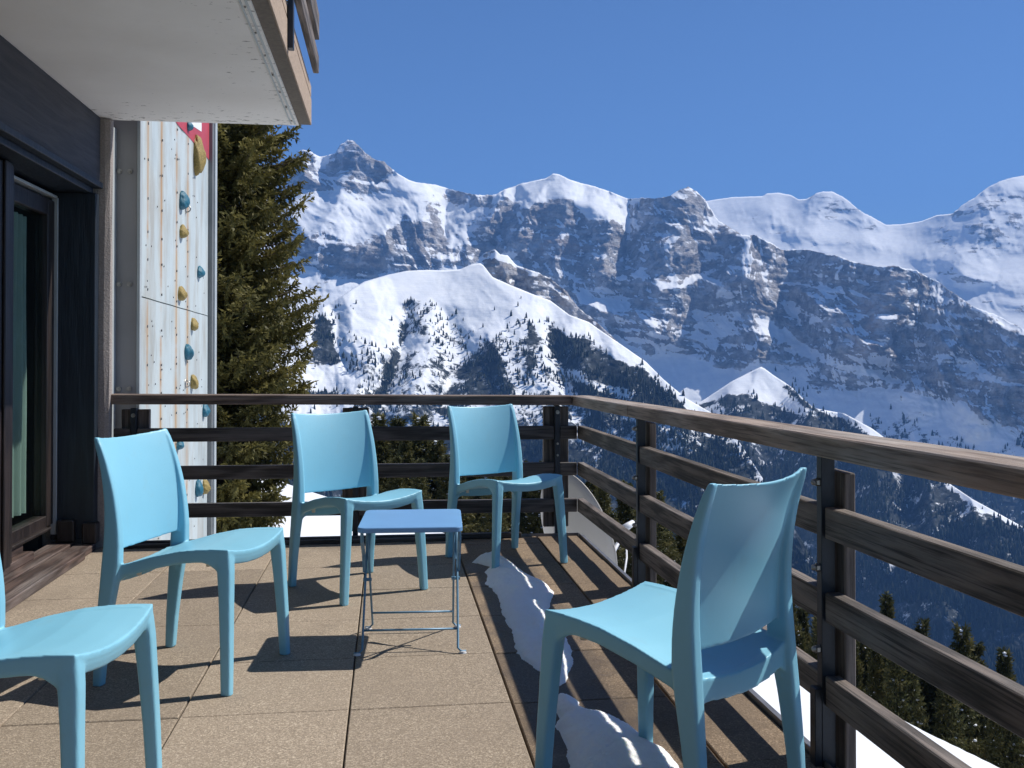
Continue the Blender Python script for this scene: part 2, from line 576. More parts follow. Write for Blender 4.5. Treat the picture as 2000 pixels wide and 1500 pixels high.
def m_mountain():
    t = NT('alpine_rock_and_snow')
    v = t.obj()
    rock, forest, warm = t.attr('rock'), t.attr('forest'), t.attr('warm')
    n1 = t.noise(v, .0075, 9, .60)
    strata = t.noise(t.obj((.75, .75, 7.)), .0040, 8, .62, .3)
    flute = t.noise(t.obj((1, 1, .22)), .02, 7, .68)
    k = t.math('ADD', t.math('MULTIPLY', t.math('SUBTRACT', n1, .5), 1.5), t.math('MULTIPLY', t.math('SUBTRACT', strata, .5), 1.7))
    k = t.math('ADD', k, t.math('MULTIPLY', t.math('SUBTRACT', flute, .5), 1.1))
    f = t.math('ADD', rock, k)
    mask = t.ramp(f, [(.455, 0.), (.545, 1.)])
    rn = t.noise(v, .02, 8, .7)
    rc = t.ramp(t.math('ADD', t.math('MULTIPLY', rn, .6), t.math('MULTIPLY', strata, .4)), [(.38, (.13, .126, .126)), (.5, (.26, .248, .24)), (.61, (.43, .405, .385))])
    rc = t.mix(t.math('MULTIPLY', warm, t.ramp(n1, [(.4, 0.), (.6, .8)])), rc, (.42, .31, .25))
    dust = t.noise(t.obj((1, 1, 1.8), (50, 90, 20)), .014, 8, .64)
    rc = t.mix(t.ramp(dust, [(.48, 0.), (.60, .6)]), rc, (.62, .64, .68))
    sn = t.noise(v, .02, 6, .6)
    sc = t.ramp(sn, [(.35, (.74, .77, .82)), (.65, (.84, .855, .87))])
    col = t.mix(mask, sc, rc)
    fn = t.noise(t.obj((1, 1, .6)), .022, 9, .74)
    ff = t.math('ADD', forest, t.math('MULTIPLY', t.math('SUBTRACT', fn, .5), 2.6))
    fm = t.ramp(ff, [(.62, 0.), (.78, 1.)])
    fc = t.ramp(t.noise(t.obj((1, 1, .45)), .06, 6, .75), [(.40, (.008, .012, .011)), (.52, (.022, .028, .026)), (.60, (.06, .07, .078)), (.68, (.22, .25, .29))])
    col = t.mix(fm, col, fc)
    h = t.math('ADD', t.math('MULTIPLY', n1, .7), t.math('MULTIPLY', strata, .8))
    h = t.math('ADD', h, t.math('MULTIPLY', flute, .5))
    bs = t.n("ShaderNodeBump")
    t.lk(t.ramp(f, [(.35, .10), (.6, .8)]), bs.inputs['Strength'])
    bs.inputs['Distance'].default_value = 60.
    t.lk(h, bs.inputs['Height'])
    t.lk(bs.outputs[0], t.p.inputs['Normal'])
    return t.fin(col, .85, spec=.15)
MAT['mountain'] = m_mountain()

# ------------------------------------------------------------------ mountains
def raster(polys, base=0., sig=1):
    gx, gy = np.meshgrid(np.arange(300, 2304, 4.), np.arange(200, 1604, 4.))
    A = np.full(gx.shape, base)
    for val, poly in polys:
        A[inpoly(gx, gy, poly)] = val
    return blur(blur(A, sig, 0), sig, 1)
def sample(A, x, y):
    fx = np.clip((x - 300) / 4, 0, A.shape[1] - 1.001)
    fy = np.clip((y - 200) / 4, 0, A.shape[0] - 1.001)
    ix, iy = fx.astype(int), fy.astype(int)
    fx, fy = fx - ix, fy - iy
    return (A[iy, ix] * (1 - fx) + A[iy, ix + 1] * fx) * (1 - fy) + (A[iy + 1, ix] * (1 - fx) + A[iy + 1, ix + 1] * fx) * fy
def dirs(u, v):
    d = FW + ((u - CX) / F_PX)[..., None] * RT - ((v - CY) / F_PX)[..., None] * UP
    h = np.hypot(d[..., 0], d[..., 1])
    return d[..., 0] / h, d[..., 1] / h, d[..., 2] / h      # unit horizontal, tan(elevation)

FOREST_PTS = []
def spur_field(U, V, spurs):
    """metres towards the viewer: ribs (+) and gullies (-) along the given lines"""
    out = np.zeros_like(U)
    for line, wd, am in spurs:
        d = np.full(U.shape, 1e9)
        n = len(line)
        for i in range(n - 1):
            (ax, ay), (bx, by_) = line[i], line[i + 1]
            ex, ey = bx - ax, by_ - ay
            t = np.clip(((U - ax) * ex + (V - ay) * ey) / (ex * ex + ey * ey), 0, 1)
            d = np.minimum(d, np.hypot(U - ax - t * ex, V - ay - t * ey))
        k = np.clip(1 - d / wd, 0, 1)
        out += am * (k * .6 + .4 * k * k * (3 - 2 * k))
    return out
def relief(name, sky, x0, x1, vbot, rbot, rockA, forA, warmA, step, nr, slope_snow, slope_rock, slope_for, amp, wl, seed, jag=2., warp=16., tree=(0, 1, 1), back=.22, snowamp=.4, spurs=(), rough=None):
    """a mountain flank: rises from range rbot (m) at its foot, its steepness set by what covers it (snow, rock, wood)"""
    us = np.arange(x0, x1 + step, step, float)
    sx, sy = np.array(sky, float).T
    top = np.interp(us, sx, sy)
    # range of the even flank on a regular grid, from the foot up
    vg = np.arange(min(sy) - 12, vbot + 3., 3.)[::-1]
    Ug, Vg = np.meshgrid(us, vg)
    rg, fg = sample(rockA, Ug, Vg), sample(forA, Ug, Vg)
    band = vn(Ug / 260. + 4, Vg / 9. + Ug / 90., seed + 21)
    sl = slope_snow + (slope_rock - slope_snow) * np.clip(rg * 1.1 + (band - .5) * .7 * (rg > .2), 0, 1)
    sl = sl + (slope_for - sl) * np.clip(fg, 0, 1) * (rg < .5)
    sl = blur(sl, max(1, int(22 / step)), 1)
    ux, uy, te = dirs(Ug, Vg)
    e = np.arctan(te)
    Rg = np.zeros_like(Ug)
    Rg[0] = rbot
    for j in range(1, len(vg)):
        k = np.maximum(np.tan(np.radians(sl[j])) - te[j], .2)
        Rg[j] = Rg[j - 1] * (1 + (e[j] - e[j - 1]) * (1 + te[j] ** 2) / k)
    Rg = blur(Rg, max(1, int(16 / step)), 1)
    # rows follow the skyline
    tt = np.linspace(0, 1, nr) ** .92                           # 0 ridge .. 1 foot
    rk_top = sample(rockA, us, top + 6)
    top = top + (fbm(us / 17., us * 0 + seed, 5, seed) - .5) * jag * (1 + 3.5 * rk_top) + (ridged(us / 7., us * 0 + seed, 3, seed + 2) - .6) * 4. * np.clip(rk_top, 0, 1)
    U = np.repeat(us[None], nr, 0)
    V = top[None] + (vbot - top[None]) * tt[:, None]
    fi = np.clip((vg[0] - V) / 3., 0, len(vg) - 1.001)
    i0 = fi.astype(int)
    ci = np.repeat(np.arange(len(us))[None], nr, 0)
    Rr = Rg[i0, ci] * (1 - (fi - i0)) + Rg[i0 + 1, ci] * (fi - i0)
    wx = (fbm(U / 55., V / 55., 5, seed + 3, .55) - .5) * 2 * warp
    wy = (fbm(U / 55., V / 55., 5, seed + 9, .55) - .5) * 2 * warp
    rk = sample(rockA, U + wx, V + wy)
    fo = sample(forA, U + wx * .9, V + wy * .9)
    wm = sample(warmA, U + wx, V + wy)
    ux, uy, te = dirs(U, V)
    Rm = Rr.mean()
    lx, lz = U / F_PX * Rm, -V / F_PX * Rm
    gx = lx + (fbm(lx / (wl * 1.4), lz / (wl * 1.4), 4, seed + 31) - .5) * wl * 1.3
    rel = ridged(gx / wl + lz / (wl * 2.2), lz / (wl * 1.9) + gx / (wl * 4), 7, seed + 41, .55)
    iso = fbm(gx / (wl * .9), lz / (wl * .7), 7, seed + 61, .52)
    fine = ridged(gx / (wl * .21), lz / (wl * .34) + gx / (wl * .6), 6, seed + 51, .6)
    ledge = vn(gx / (wl * 1.7), lz / (wl * .085) + gx / (wl * .55), seed + 71) * .6 + vn(gx / (wl * .6), lz / (wl * .04) + gx / (wl * .3), seed + 72) * .4
    rr_ = np.clip(rk * 1.25, 0, 1)
    sa = snowamp if rough is None else snowamp + (rough[2] - snowamp) * smooth01(V, rough[0], rough[1])
    a = amp * (sa + np.maximum(1.15 - sa, 0) * np.maximum(rr_, .6 * np.clip(fo, 0, 1)))
    Rr = Rr - ((rel - .62) * 2. * (.25 + .75 * rr_) + (iso - .5) * 1.6) * a - (fine - .6) * a * .5 * (.15 + rr_) - (ledge - .5) * amp * .45 * rr_
    if len(spurs): Rr = Rr - spur_field(U + wx * 1.2, V + wy * 1.2, spurs) * (.75 + .5 * iso)
    X, Y, Z = CAM[0] + ux * Rr, CAM[1] + uy * Rr, CAM[2] + te * Rr
    # back of the ridge
    nb = 5
    bx, by_, bz = [X], [Y], [Z]
    for b in range(1, nb + 1):
        rb = Rr[0] * (1 + back * (b / nb) ** 1.3)
        zb = Z[0] - Rr[0] * .30 * (b / nb) ** 1.2 * .5
        bx.insert(0, (CAM[0] + ux[0] * rb)[None])
        by_.insert(0, (CAM[1] + uy[0] * rb)[None])
        bz.insert(0, zb[None])
    X, Y, Z = np.vstack(bx), np.vstack(by_), np.vstack(bz)
    H, W = X.shape
    P = np.stack([X, Y, Z], -1)
    du = np.gradient(P, axis=1)
    dv = np.gradient(P, axis=0)
    N = np.cross(du, dv)
    N /= np.linalg.norm(N, axis=-1, keepdims=True) + 1e-9
    N *= np.sign(N[..., 2:3] + 1e-9)
    nz = N[..., 2]
    seam = ridged(gx / (wl * .17) + lz / (wl * .8), lz / (wl * .9) + gx / (wl * 3), 5, seed + 81, .6)
    shelf = ridged(gx / (wl * 1.9), lz / (wl * .11) + gx / (wl * .6), 5, seed + 91, .6)
    steep = np.clip(rk * 1.5, 0, 1)
    pad = lambda A: np.vstack([np.repeat(A[:1], nb, 0), A])
    rkf = pad(rk) + np.clip(.60 - nz, -.35, .45) * (.35 + .9 * np.clip(pad(rk) * 1.4, 0, 1))
    rkf = rkf - pad((smooth01(seam, .72, .86) * .50 + smooth01(shelf, .72, .86) * .45 - .10) * steep) - pad((1 - steep) * .06) + pad(smooth01(shelf, .80, .92) * (1 - steep) * np.clip(rk, 0, .4) * .9)
    idx = np.arange(H * W).reshape(H, W)
    Q = np.stack([idx[:-1, :-1], idx[1:, :-1], idx[1:, 1:], idx[:-1, 1:]], -1).reshape(-1, 4)
    me = np_mesh(name, P.reshape(-1, 3), Q)
    fattr(me, 'rock', rkf)
    fattr(me, 'forest', pad(fo))
    fattr(me, 'warm', pad(wm))
    ob = link_mesh(name, me, MAT['mountain'])
    tag(ob, None, None, None, 'structure')
    # where the wood stands
    cnt, hmin, hmax = tree
    if cnt:
        prob = np.clip(pad(fo) - .05, 0, 1).ravel() ** 1.3
        prob = prob * (.06 + 2.2 * smooth01(fbm(P[..., 0] / 70., P[..., 2] / 45. + P[..., 1] / 90., 5, seed + 77, .6), .38, .66).ravel())
        prob[:nb * W] = 0
        prob = prob * (prob > .02)
        if prob.sum() > 0:
            pick = rng.choice(H * W, cnt, p=prob / prob.sum())
            q = P.reshape(-1, 3)[pick] + rng.normal(0, 1, (cnt, 3)) * np.array([6, 6, 0])
            FOREST_PTS.append((q, rng.uniform(hmin, hmax, cnt) * (.7 + .6 * rng.random(cnt))))
    return ob

Z0 = raster([], 0.)
# --- far snowy peaks
rockA = raster([(.48, [(1565, 392), (1605, 370), (1660, 390), (1740, 440), (1690, 455), (1640, 440), (1570, 440)]),
                (.42, [(1640, 470), (1760, 478), (1750, 492), (1650, 488)]),
                (.55, [(1800, 448), (1850, 440), (1870, 470), (1866, 500), (1830, 486)]),
                (.55, [(1820, 428), (1880, 395), (1935, 362), (1975, 372), (2120, 372), (2120, 400), (1960, 398), (1900, 420), (1850, 432)]),
                (.42, [(1880, 430), (1960, 410), (2120, 420), (2120, 505), (1890, 508)]),
                (.5, [(1820, 522), (1870, 532), (2010, 552), (2120, 552), (2120, 568), (1960, 564), (1850, 550)]),
                (.45, [(1890, 572), (1990, 592), (2120, 610), (2120, 628), (1960, 612)]),
                (.35, [(1405, 400), (1530, 420), (1560, 450), (1640, 470), (1600, 490), (1480, 455)])], .02, 2)
relief('glacier_peaks', [(1200, 470), (1330, 400), (1430, 385), (1490, 383), (1497, 378), (1520, 376), (1545, 381), (1560, 390), (1575, 388), (1590, 380), (1605, 374), (1625, 374), (1645, 383), (1660, 393), (1672, 405), (1690, 418), (1710, 428), (1730, 439), (1760, 438), (1800, 432), (1830, 420), (1860, 417), (1880, 400), (1905, 385), (1930, 365), (1950, 355), (1975, 347), (2000, 343), (2060, 338), (2160, 352), (2300, 400)],
       1250, 2260, 760, 5900., rockA, Z0, Z0, 2.6, 190, 27., 55., 30., 70., 420., 5, 1.2, 10., snowamp=.55, spurs=[([(1975, 347), (1905, 420), (1872, 500)], 85, 190), ([(1615, 374), (1595, 430), (1560, 490)], 60, 110), ([(1520, 376), (1500, 430), (1460, 470)], 60, 80), ([(1740, 450), (1760, 520)], 60, -70), ([(1920, 512), (1780, 500), (1700, 480)], 30, 40), ([(2000, 560), (1880, 545)], 26, 50)])
# --- the main range
rockB = [(.22, [(560, 280), (780, 335), (900, 376), (985, 380), (980, 470), (880, 520), (700, 560), (560, 560)]),
         (.85, [(570, 300), (592, 288), (615, 302), (612, 335), (640, 365), (600, 372), (560, 350)]),
         (.82, [(652, 305), (680, 270), (712, 295), (778, 338), (742, 346), (712, 322), (690, 332)]),
         (.62, [(612, 332), (650, 318), (700, 330), (745, 348), (770, 368), (700, 372), (620, 362)]),
         (.56, [(560, 455), (640, 455), (700, 480), (760, 500), (740, 520), (640, 510), (560, 500)]),
         (.74, [(700, 490), (790, 440), (850, 418), (866, 470), (900, 500), (860, 528), (770, 534), (700, 550), (650, 545), (590, 515), (640, 505)]),
         (.86, [(870, 378), (966, 382), (960, 402), (880, 396)]),
         (.70, [(905, 480), (930, 440), (962, 432), (984, 396), (1004, 388), (1010, 420), (985, 470), (960, 500), (930, 515), (880, 520)]),
         (.70, [(985, 430), (1010, 400), (1060, 402), (1110, 395), (1122, 405), (1190, 432), (1222, 470), (1228, 388), (1290, 384), (1345, 366), (1372, 380), (1402, 432), (1450, 464), (1474, 460), (1530, 488), (1578, 486), (1630, 500), (1726, 520), (1742, 518), (1790, 528), (1822, 544), (1850, 564), (1900, 600), (2000, 655), (2300, 800), (2300, 860), (2000, 800), (1900, 770), (1800, 758), (1700, 735), (1620, 730), (1560, 705), (1480, 704), (1440, 722), (1380, 705), (1330, 690), (1250, 655), (1180, 640), (1130, 600), (1100, 565), (1040, 525), (1000, 500), (955, 500)]),
         (.05, [(1085, 345), (1150, 362), (1225, 392), (1226, 470), (1206, 440), (1160, 420), (1110, 388), (1050, 392), (1002, 392), (1040, 356)]),
         (.34, [(1290, 548), (1360, 542), (1424, 552), (1416, 574), (1340, 570), (1290, 566)]),
         (.36, [(1350, 475), (1410, 490), (1420, 506), (1362, 510)]),
         (.42, [(1240, 470), (1262, 470), (1270, 540), (1250, 540)]),
         (.38, [(1130, 560), (1180, 558), (1240, 590), (1230, 625), (1180, 610), (1140, 590)]),
         (.28, [(1350, 600), (1420, 570), (1455, 600), (1440, 660), (1380, 680), (1350, 660)]),
         (.26, [(1466, 600), (1500, 620), (1560, 660), (1640, 690), (1740, 745), (1720, 752), (1600, 700), (1520, 670), (1470, 640)]),
         (.40, [(1520, 580), (1600, 600), (1640, 640), (1590, 650), (1530, 615)]),
         (.36, [(1780, 660), (1860, 690), (1960, 740), (1960, 770), (1840, 720)]),
         (.05, [(1130, 645), (1200, 660), (1330, 700), (1400, 722), (1490, 712), (1560, 712), (1600, 760), (1560, 860), (1300, 860), (1200, 760)]),
         (.55, [(1560, 700), (1660, 730), (1780, 752), (1980, 770), (2300, 860), (2300, 1000), (2000, 850), (1900, 790), (1780, 768), (1640, 768), (1590, 750)]),
         (.04, [(1590, 770), (1660, 776), (1740, 792), (1810, 790), (1900, 800), (1960, 830), (1960, 865), (1860, 850), (1780, 862), (1700, 860), (1640, 810)]),
         (.7, [(1860, 740), (2000, 752), (2000, 830), (1910, 826), (1896, 800)]),
         (.12, [(1900, 740), (1960, 738), (1990, 752), (1940, 756)]), (.1, [(1946, 836), (1962, 836), (1962, 880), (1936, 872)])]
forB = raster([(.95, [(1200, 900), (1560, 860), (1760, 866), (1900, 868), (2000, 880), (2300, 900), (2300, 1600), (300, 1600), (300, 900)]),
               (.5, [(1480, 640), (1510, 650), (1560, 720), (1620, 790), (1590, 800), (1530, 730)]),
               (.45, [(1590, 690), (1640, 720), (1620, 740), (1590, 715)]),
               (.55, [(1690, 820), (1780, 800), (1860, 850), (1960, 880), (1990, 830), (2300, 860), (2300, 930), (1680, 880)])], 0., 2)
warmB = raster([(1., [(1020, 430), (1130, 430), (1150, 520), (1060, 530)]), (1., [(1640, 590), (1740, 600), (1750, 690), (1660, 700)]), (.7, [(1730, 525), (1800, 540), (1780, 580), (1730, 570)])], .12, 4)
SKYB = [(300, 330), (450, 352), (540, 350), (562, 342), (575, 318), (585, 295), (592, 291), (603, 294), (612, 300), (625, 306), (640, 304), (655, 300), (660, 290), (665, 281), (680, 273), (690, 275), (700, 287), (712, 298), (725, 306), (750, 317), (775, 338), (800, 352), (820, 357), (850, 360), (875, 368), (900, 375), (940, 380), (967, 381), (985, 370), (1010, 361), (1040, 354), (1065, 348), (1080, 339), (1095, 342), (1110, 350), (1135, 357), (1165, 365), (1200, 377), (1225, 387), (1260, 387), (1290, 387), (1310, 380), (1325, 370), (1345, 366), (1360, 374), (1378, 392), (1402, 430), (1450, 458), (1474, 460), (1500, 474), (1530, 488), (1578, 486), (1630, 500), (1680, 514), (1726, 520), (1742, 518), (1790, 528), (1822, 544), (1850, 564), (1898, 596), (1946, 616), (1994, 640), (2100, 700), (2300, 800)]
relief('mountain_range', SKYB, 470, 2220, 1480, 2900., raster(rockB, .22, 1), forB, warmB, 2.0, 560, 34., 68., 36., 92., 360., 1, 2., 15., (11000, 14, 26), snowamp=.5, spurs=[
    ([(680, 273), (690, 320), (660, 400), (600, 480)], 62, 85), ([(592, 291), (602, 340), (572, 420)], 40, 60), ([(630, 310), (640, 380)], 30, -60), ([(775, 338), (800, 372), (760, 440), (715, 500)], 50, 60),
    ([(868, 370), (866, 420), (862, 475)], 40, -130), ([(985, 380), (950, 440), (915, 500)], 28, 90), ([(1008, 385), (975, 440), (950, 490)], 22, -70), ([(1080, 339), (1050, 376), (1022, 425), (1000, 480)], 72, 170),
    ([(1228, 386), (1226, 440), (1220, 495)], 44, -150), ([(1170, 400), (1190, 450), (1180, 540)], 45, 110), ([(1110, 392), (1100, 470), (1080, 530)], 45, 100), ([(1345, 366), (1332, 430), (1300, 520), (1280, 620)], 80, 150),
    ([(1458, 570), (1470, 640), (1492, 712)], 52, 130), ([(1474, 462), (1450, 520), (1400, 560)], 55, 110), ([(1560, 492), (1542, 580), (1570, 660)], 50, -100), ([(1640, 505), (1610, 590), (1650, 680)], 60, 100),
    ([(1742, 518), (1722, 600), (1705, 690)], 90, 150), ([(1822, 548), (1800, 640), (1760, 720)], 45, -90), ([(1898, 596), (1860, 680), (1800, 760)], 70, 130), ([(1994, 645), (1950, 740), (1900, 800)], 60, 110),
    ([(1290, 560), (1350, 556), (1420, 564)], 20, 60), ([(1130, 600), (1220, 620), (1330, 660)], 26, 60), ([(1560, 560), (1640, 620), (1760, 720)], 22, 50)])
# --- rock outcrop behind the snow dome
rockC2 = raster([(.85, [(925, 520), (960, 500), (1100, 560), (1250, 700), (1000, 640), (900, 560)]), (.2, [(925, 512), (944, 496), (966, 484), (1000, 498), (1060, 536), (1050, 545), (990, 512), (960, 505)]), (.5, [(1080, 560), (1200, 640), (1260, 700), (1200, 690)])], .5, 1)
relief('rock_outcrop', [(860, 560), (905, 530), (925, 516), (932, 509), (944, 495), (966, 486), (977, 497), (992, 499), (1011, 520), (1037, 527), (1060, 539), (1075, 542), (1101, 565), (1130, 600), (1200, 660), (1290, 745)], 862, 1290, 800, 2650., rockC2, Z0, raster([], .3), 2.4, 130, 38., 64., 35., 42., 150., 13, 2.5, 8., spurs=[([(966, 486), (990, 540), (1000, 580)], 34, 45), ([(1037, 527), (1050, 570), (1070, 620)], 34, 40), ([(1011, 522), (1018, 570)], 24, -30), ([(1101, 566), (1110, 620)], 30, 35), ([(1180, 650), (1170, 690)], 30, 30)])
# --- snowy dome with its wooded foot
forC = raster([(.10, [(640, 600), (720, 590), (900, 570), (1040, 590), (1200, 690), (1330, 790), (1330, 860), (600, 860), (610, 640)]), (.22, [(640, 620), (760, 600), (900, 590), (1010, 610), (1060, 640), (960, 680), (700, 720), (640, 690)]), (.52, [(640, 690), (700, 700), (790, 660), (900, 640), (960, 660), (1060, 640), (1100, 700), (1200, 800), (1300, 860), (600, 860), (610, 760)]), (.97, [(612, 620), (650, 618), (660, 660), (667, 710), (600, 712)]),
               (.55, [(760, 590), (800, 585), (850, 600), (905, 690), (870, 700), (800, 660), (765, 640)]),
               (.40, [(640, 585), (690, 575), (720, 600), (700, 625), (650, 610)]),
               (.92, [(788, 618), (796, 640), (775, 700), (750, 775), (734, 775), (752, 720), (776, 650)]),
               (.62, [(790, 690), (880, 675), (870, 750), (780, 770)]),
               (.97, [(955, 655), (975, 680), (1000, 740), (1010, 810), (780, 830), (860, 770), (905, 722), (935, 690)]),
               (.9, [(1028, 618), (1046, 630), (1056, 700), (1040, 740), (1026, 680)]),
               (.97, [(1060, 604), (1110, 640), (1180, 684), (1260, 726), (1330, 790), (1420, 870), (1150, 830), (1120, 760), (1080, 680)]),
               (.25, [(1100, 722), (1250, 772), (1240, 782), (1120, 742)]),
               (.2, [(900, 540), (1000, 590), (1200, 690), (1300, 750), (1180, 676), (1050, 600)]),
               (.72, [(560, 770), (700, 760), (800, 790), (1000, 780), (1150, 790), (1420, 850), (1560, 1000), (1800, 1400), (1800, 1600), (300, 1600), (300, 790)]),
               (.95, [(300, 860), (900, 850), (1420, 880), (1700, 1200), (1800, 1600), (300, 1600)]),
               (.15, [(560, 790), (680, 780), (720, 820), (640, 860), (560, 850)]),
               (.2, [(620, 712), (680, 712), (700, 760), (620, 765)])], .03, 1)
relief('snowy_hill', [(300, 640), (560, 630), (600, 618), (640, 595), (665, 580), (681, 569), (711, 550), (756, 537), (794, 529), (835, 527), (869, 528), (899, 525.6), (921, 516), (938, 514), (944, 518), (962, 541), (1000, 558), (1037, 573), (1075, 587), (1112, 615), (1150, 629), (1187, 655), (1225, 681), (1262, 707), (1296, 741), (1340, 778), (1400, 812), (1445, 865), (1500, 950), (1600, 1110), (1700, 1260), (1800, 1400)],
       420, 1800, 1500, 1350., raster([], -.12), forC, Z0, 2.2, 430, 33., 60., 34., 40., 170., 3, .8, 13., (42000, 6, 14), snowamp=.18, rough=(575, 680, 1.15), spurs=[
    ([(938, 514), (1000, 585), (1032, 640), (1045, 740), (1060, 820)], 85, 40), ([(681, 569), (690, 640), (702, 740), (690, 820)], 60, 36), ([(792, 610), (776, 690), (740, 780)], 30, -34), ([(660, 600), (668, 660), (672, 715)], 26, -28),
    ([(835, 630), (832, 720), (800, 800)], 46, 32), ([(880, 620), (905, 690), (870, 780)], 34, -24), ([(955, 655), (985, 730), (1000, 830)], 42, 30), ([(1075, 590), (1095, 680), (1110, 790)], 34, -28), ([(1112, 640), (1150, 720), (1170, 810)], 46, 32),
    ([(1200, 684), (1245, 770), (1290, 870)], 46, 34), ([(1300, 750), (1330, 850), (1360, 950)], 50, 34), ([(730, 560), (735, 640), (728, 720)], 40, 24)])
# --- spur with the bright snow triangle
forD = raster([(.95, [(1300, 800), (1382, 784), (1420, 770), (1470, 770), (1510, 790), (1560, 806), (1590, 800), (1650, 816), (1750, 880), (1900, 980), (2300, 1200), (2300, 1600), (1200, 1600)]),
               (.8, [(1512, 732), (1550, 752), (1600, 800), (1660, 826), (1580, 800), (1540, 770)]),
               (.3, [(1330, 815), (1400, 790), (1420, 805), (1350, 850)]),
               (.1, [(1484, 716), (1540, 766), (1562, 792), (1500, 788), (1460, 768), (1420, 765), (1440, 745)])], .03, 1)
relief('wooded_spur', [(1240, 900), (1330, 808), (1382, 776), (1430, 744), (1474, 722), (1486, 716), (1494, 720), (1510, 732), (1546, 756), (1570, 780), (1590, 797), (1650, 808), (1702, 836), (1800, 908), (1900, 975), (2000, 1030), (2100, 1100), (2240, 1200)],
       1240, 2240, 1500, 1900., raster([], -.1), forD, Z0, 2.4, 320, 34., 60., 35., 48., 220., 8, 1., 9., (20000, 9, 18), snowamp=.45, spurs=[([(1486, 716), (1468, 770), (1440, 860)], 66, 62), ([(1430, 744), (1415, 800)], 40, 40), ([(1570, 780), (1590, 880), (1600, 1000)], 60, 60), ([(1702, 856), (1720, 960), (1720, 1080)], 70, 70), ([(1800, 915), (1830, 1050), (1840, 1200)], 70, 70), ([(1900, 975), (1950, 1100)], 70, 70), ([(1640, 830), (1655, 930), (1660, 1100)], 40, -50), ([(1760, 890), (1775, 1000)], 40, -50)])

# --- distant forest: one mass of small conifers
def forest(name):
    pts = np.vstack([p for p, h in FOREST_PTS])
    hs = np.concatenate([h for p, h in FOREST_PTS])
    n = len(pts)
    k = 5
    rings = [(0.02, .19), (.42, .135), (.40, .16), (1., .0)]     # two stacked cones
    ang = np.arange(k) * 2 * math.pi / k
    tmpl = []
    for z, r in ((.04, .20), (.55, .10), (.45, .155), (1., .008)):
        tmpl.append(np.stack([np.cos(ang) * r, np.sin(ang) * r, np.full(k, z)], -1))
    T = np.vstack(tmpl)
    quads = []
    for a, b in ((0, 1), (2, 3)):
        for j in range(k):
            quads.append((a * k + j, a * k + (j + 1) % k, b * k + (j + 1) % k, b * k + j))
    quads = np.array(quads)
    rot = rng.random(n) * 6.28
    wd = rng.uniform(.8, 1.25, n)
    c, s = np.cos(rot), np.sin(rot)
    V = np.empty((n, len(T), 3))
    V[..., 0] = pts[:, 0:1] + (T[None, :, 0] * c[:, None] - T[None, :, 1] * s[:, None]) * (hs * wd)[:, None]
    V[..., 1] = pts[:, 1:2] + (T[None, :, 0] * s[:, None] + T[None, :, 1] * c[:, None]) * (hs * wd)[:, None]
    V[..., 2] = pts[:, 2:3] - .8 + T[None, :, 2] * hs[:, None]
    Q = (quads[None] + (np.arange(n) * len(T))[:, None, None]).reshape(-1, 4)
    me = np_mesh(name, V.reshape(-1, 3), Q, False)
    fattr(me, 'shade', np.repeat(rng.random(n), len(T)))
    o = link_mesh(name, me, MAT['far_tree'])
    tag(o, 'dark conifer forest covering the lower slopes of the far mountains', 'forest', None, 'stuff')
forest('distant_forest')

# ------------------------------------------------------------------ near snow slope
def ground_z(x, y):
    x, y = np.asarray(x, float), np.asarray(y, float)
    yc = np.interp(x, [-60, -12, -3.6, 2.3, 7., 9.5, 11.2, 13., 14., 15.1, 16.2, 24, 60], [40, 33, 29, 29.3, 31.5, 29.3, 25.6, 23.6, 21.3, 20., 19.4, 21, 34])
    z = -4.2 - .34 * x - .0035 * np.maximum(x - 12, 0) ** 1.6
    d = y - yc
    z = z - .62 * (np.sqrt(d * d + .25) + d) / 2
    z = z + .16 * (fbm(x / 7., y / 11., 4, 3) - .5) + .05 * (fbm(x / 1.3, y / 2.2, 4, 8) - .5)
    return z
gx = np.concatenate([np.arange(-90, -8, 3.), np.arange(-8, 26, .22), np.arange(26, 140, 3.)])
gy = np.concatenate([np.arange(-30, 0, 1.5), np.arange(0, 36, .3), np.arange(36, 320, 5.)])
GX, GY = np.meshgrid(gx, gy)
GZ = ground_z(GX, GY)
ii = np.arange(GX.size).reshape(GX.shape)
me = np_mesh('snow_slope', np.stack([GX, GY, GZ], -1).reshape(-1, 3), np.stack([ii[:-1, :-1], ii[:-1, 1:], ii[1:, 1:], ii[1:, :-1]], -1).reshape(-1, 4))
tag(link_mesh('snow_slope', me, MAT['snow_ground']), kind='structure')

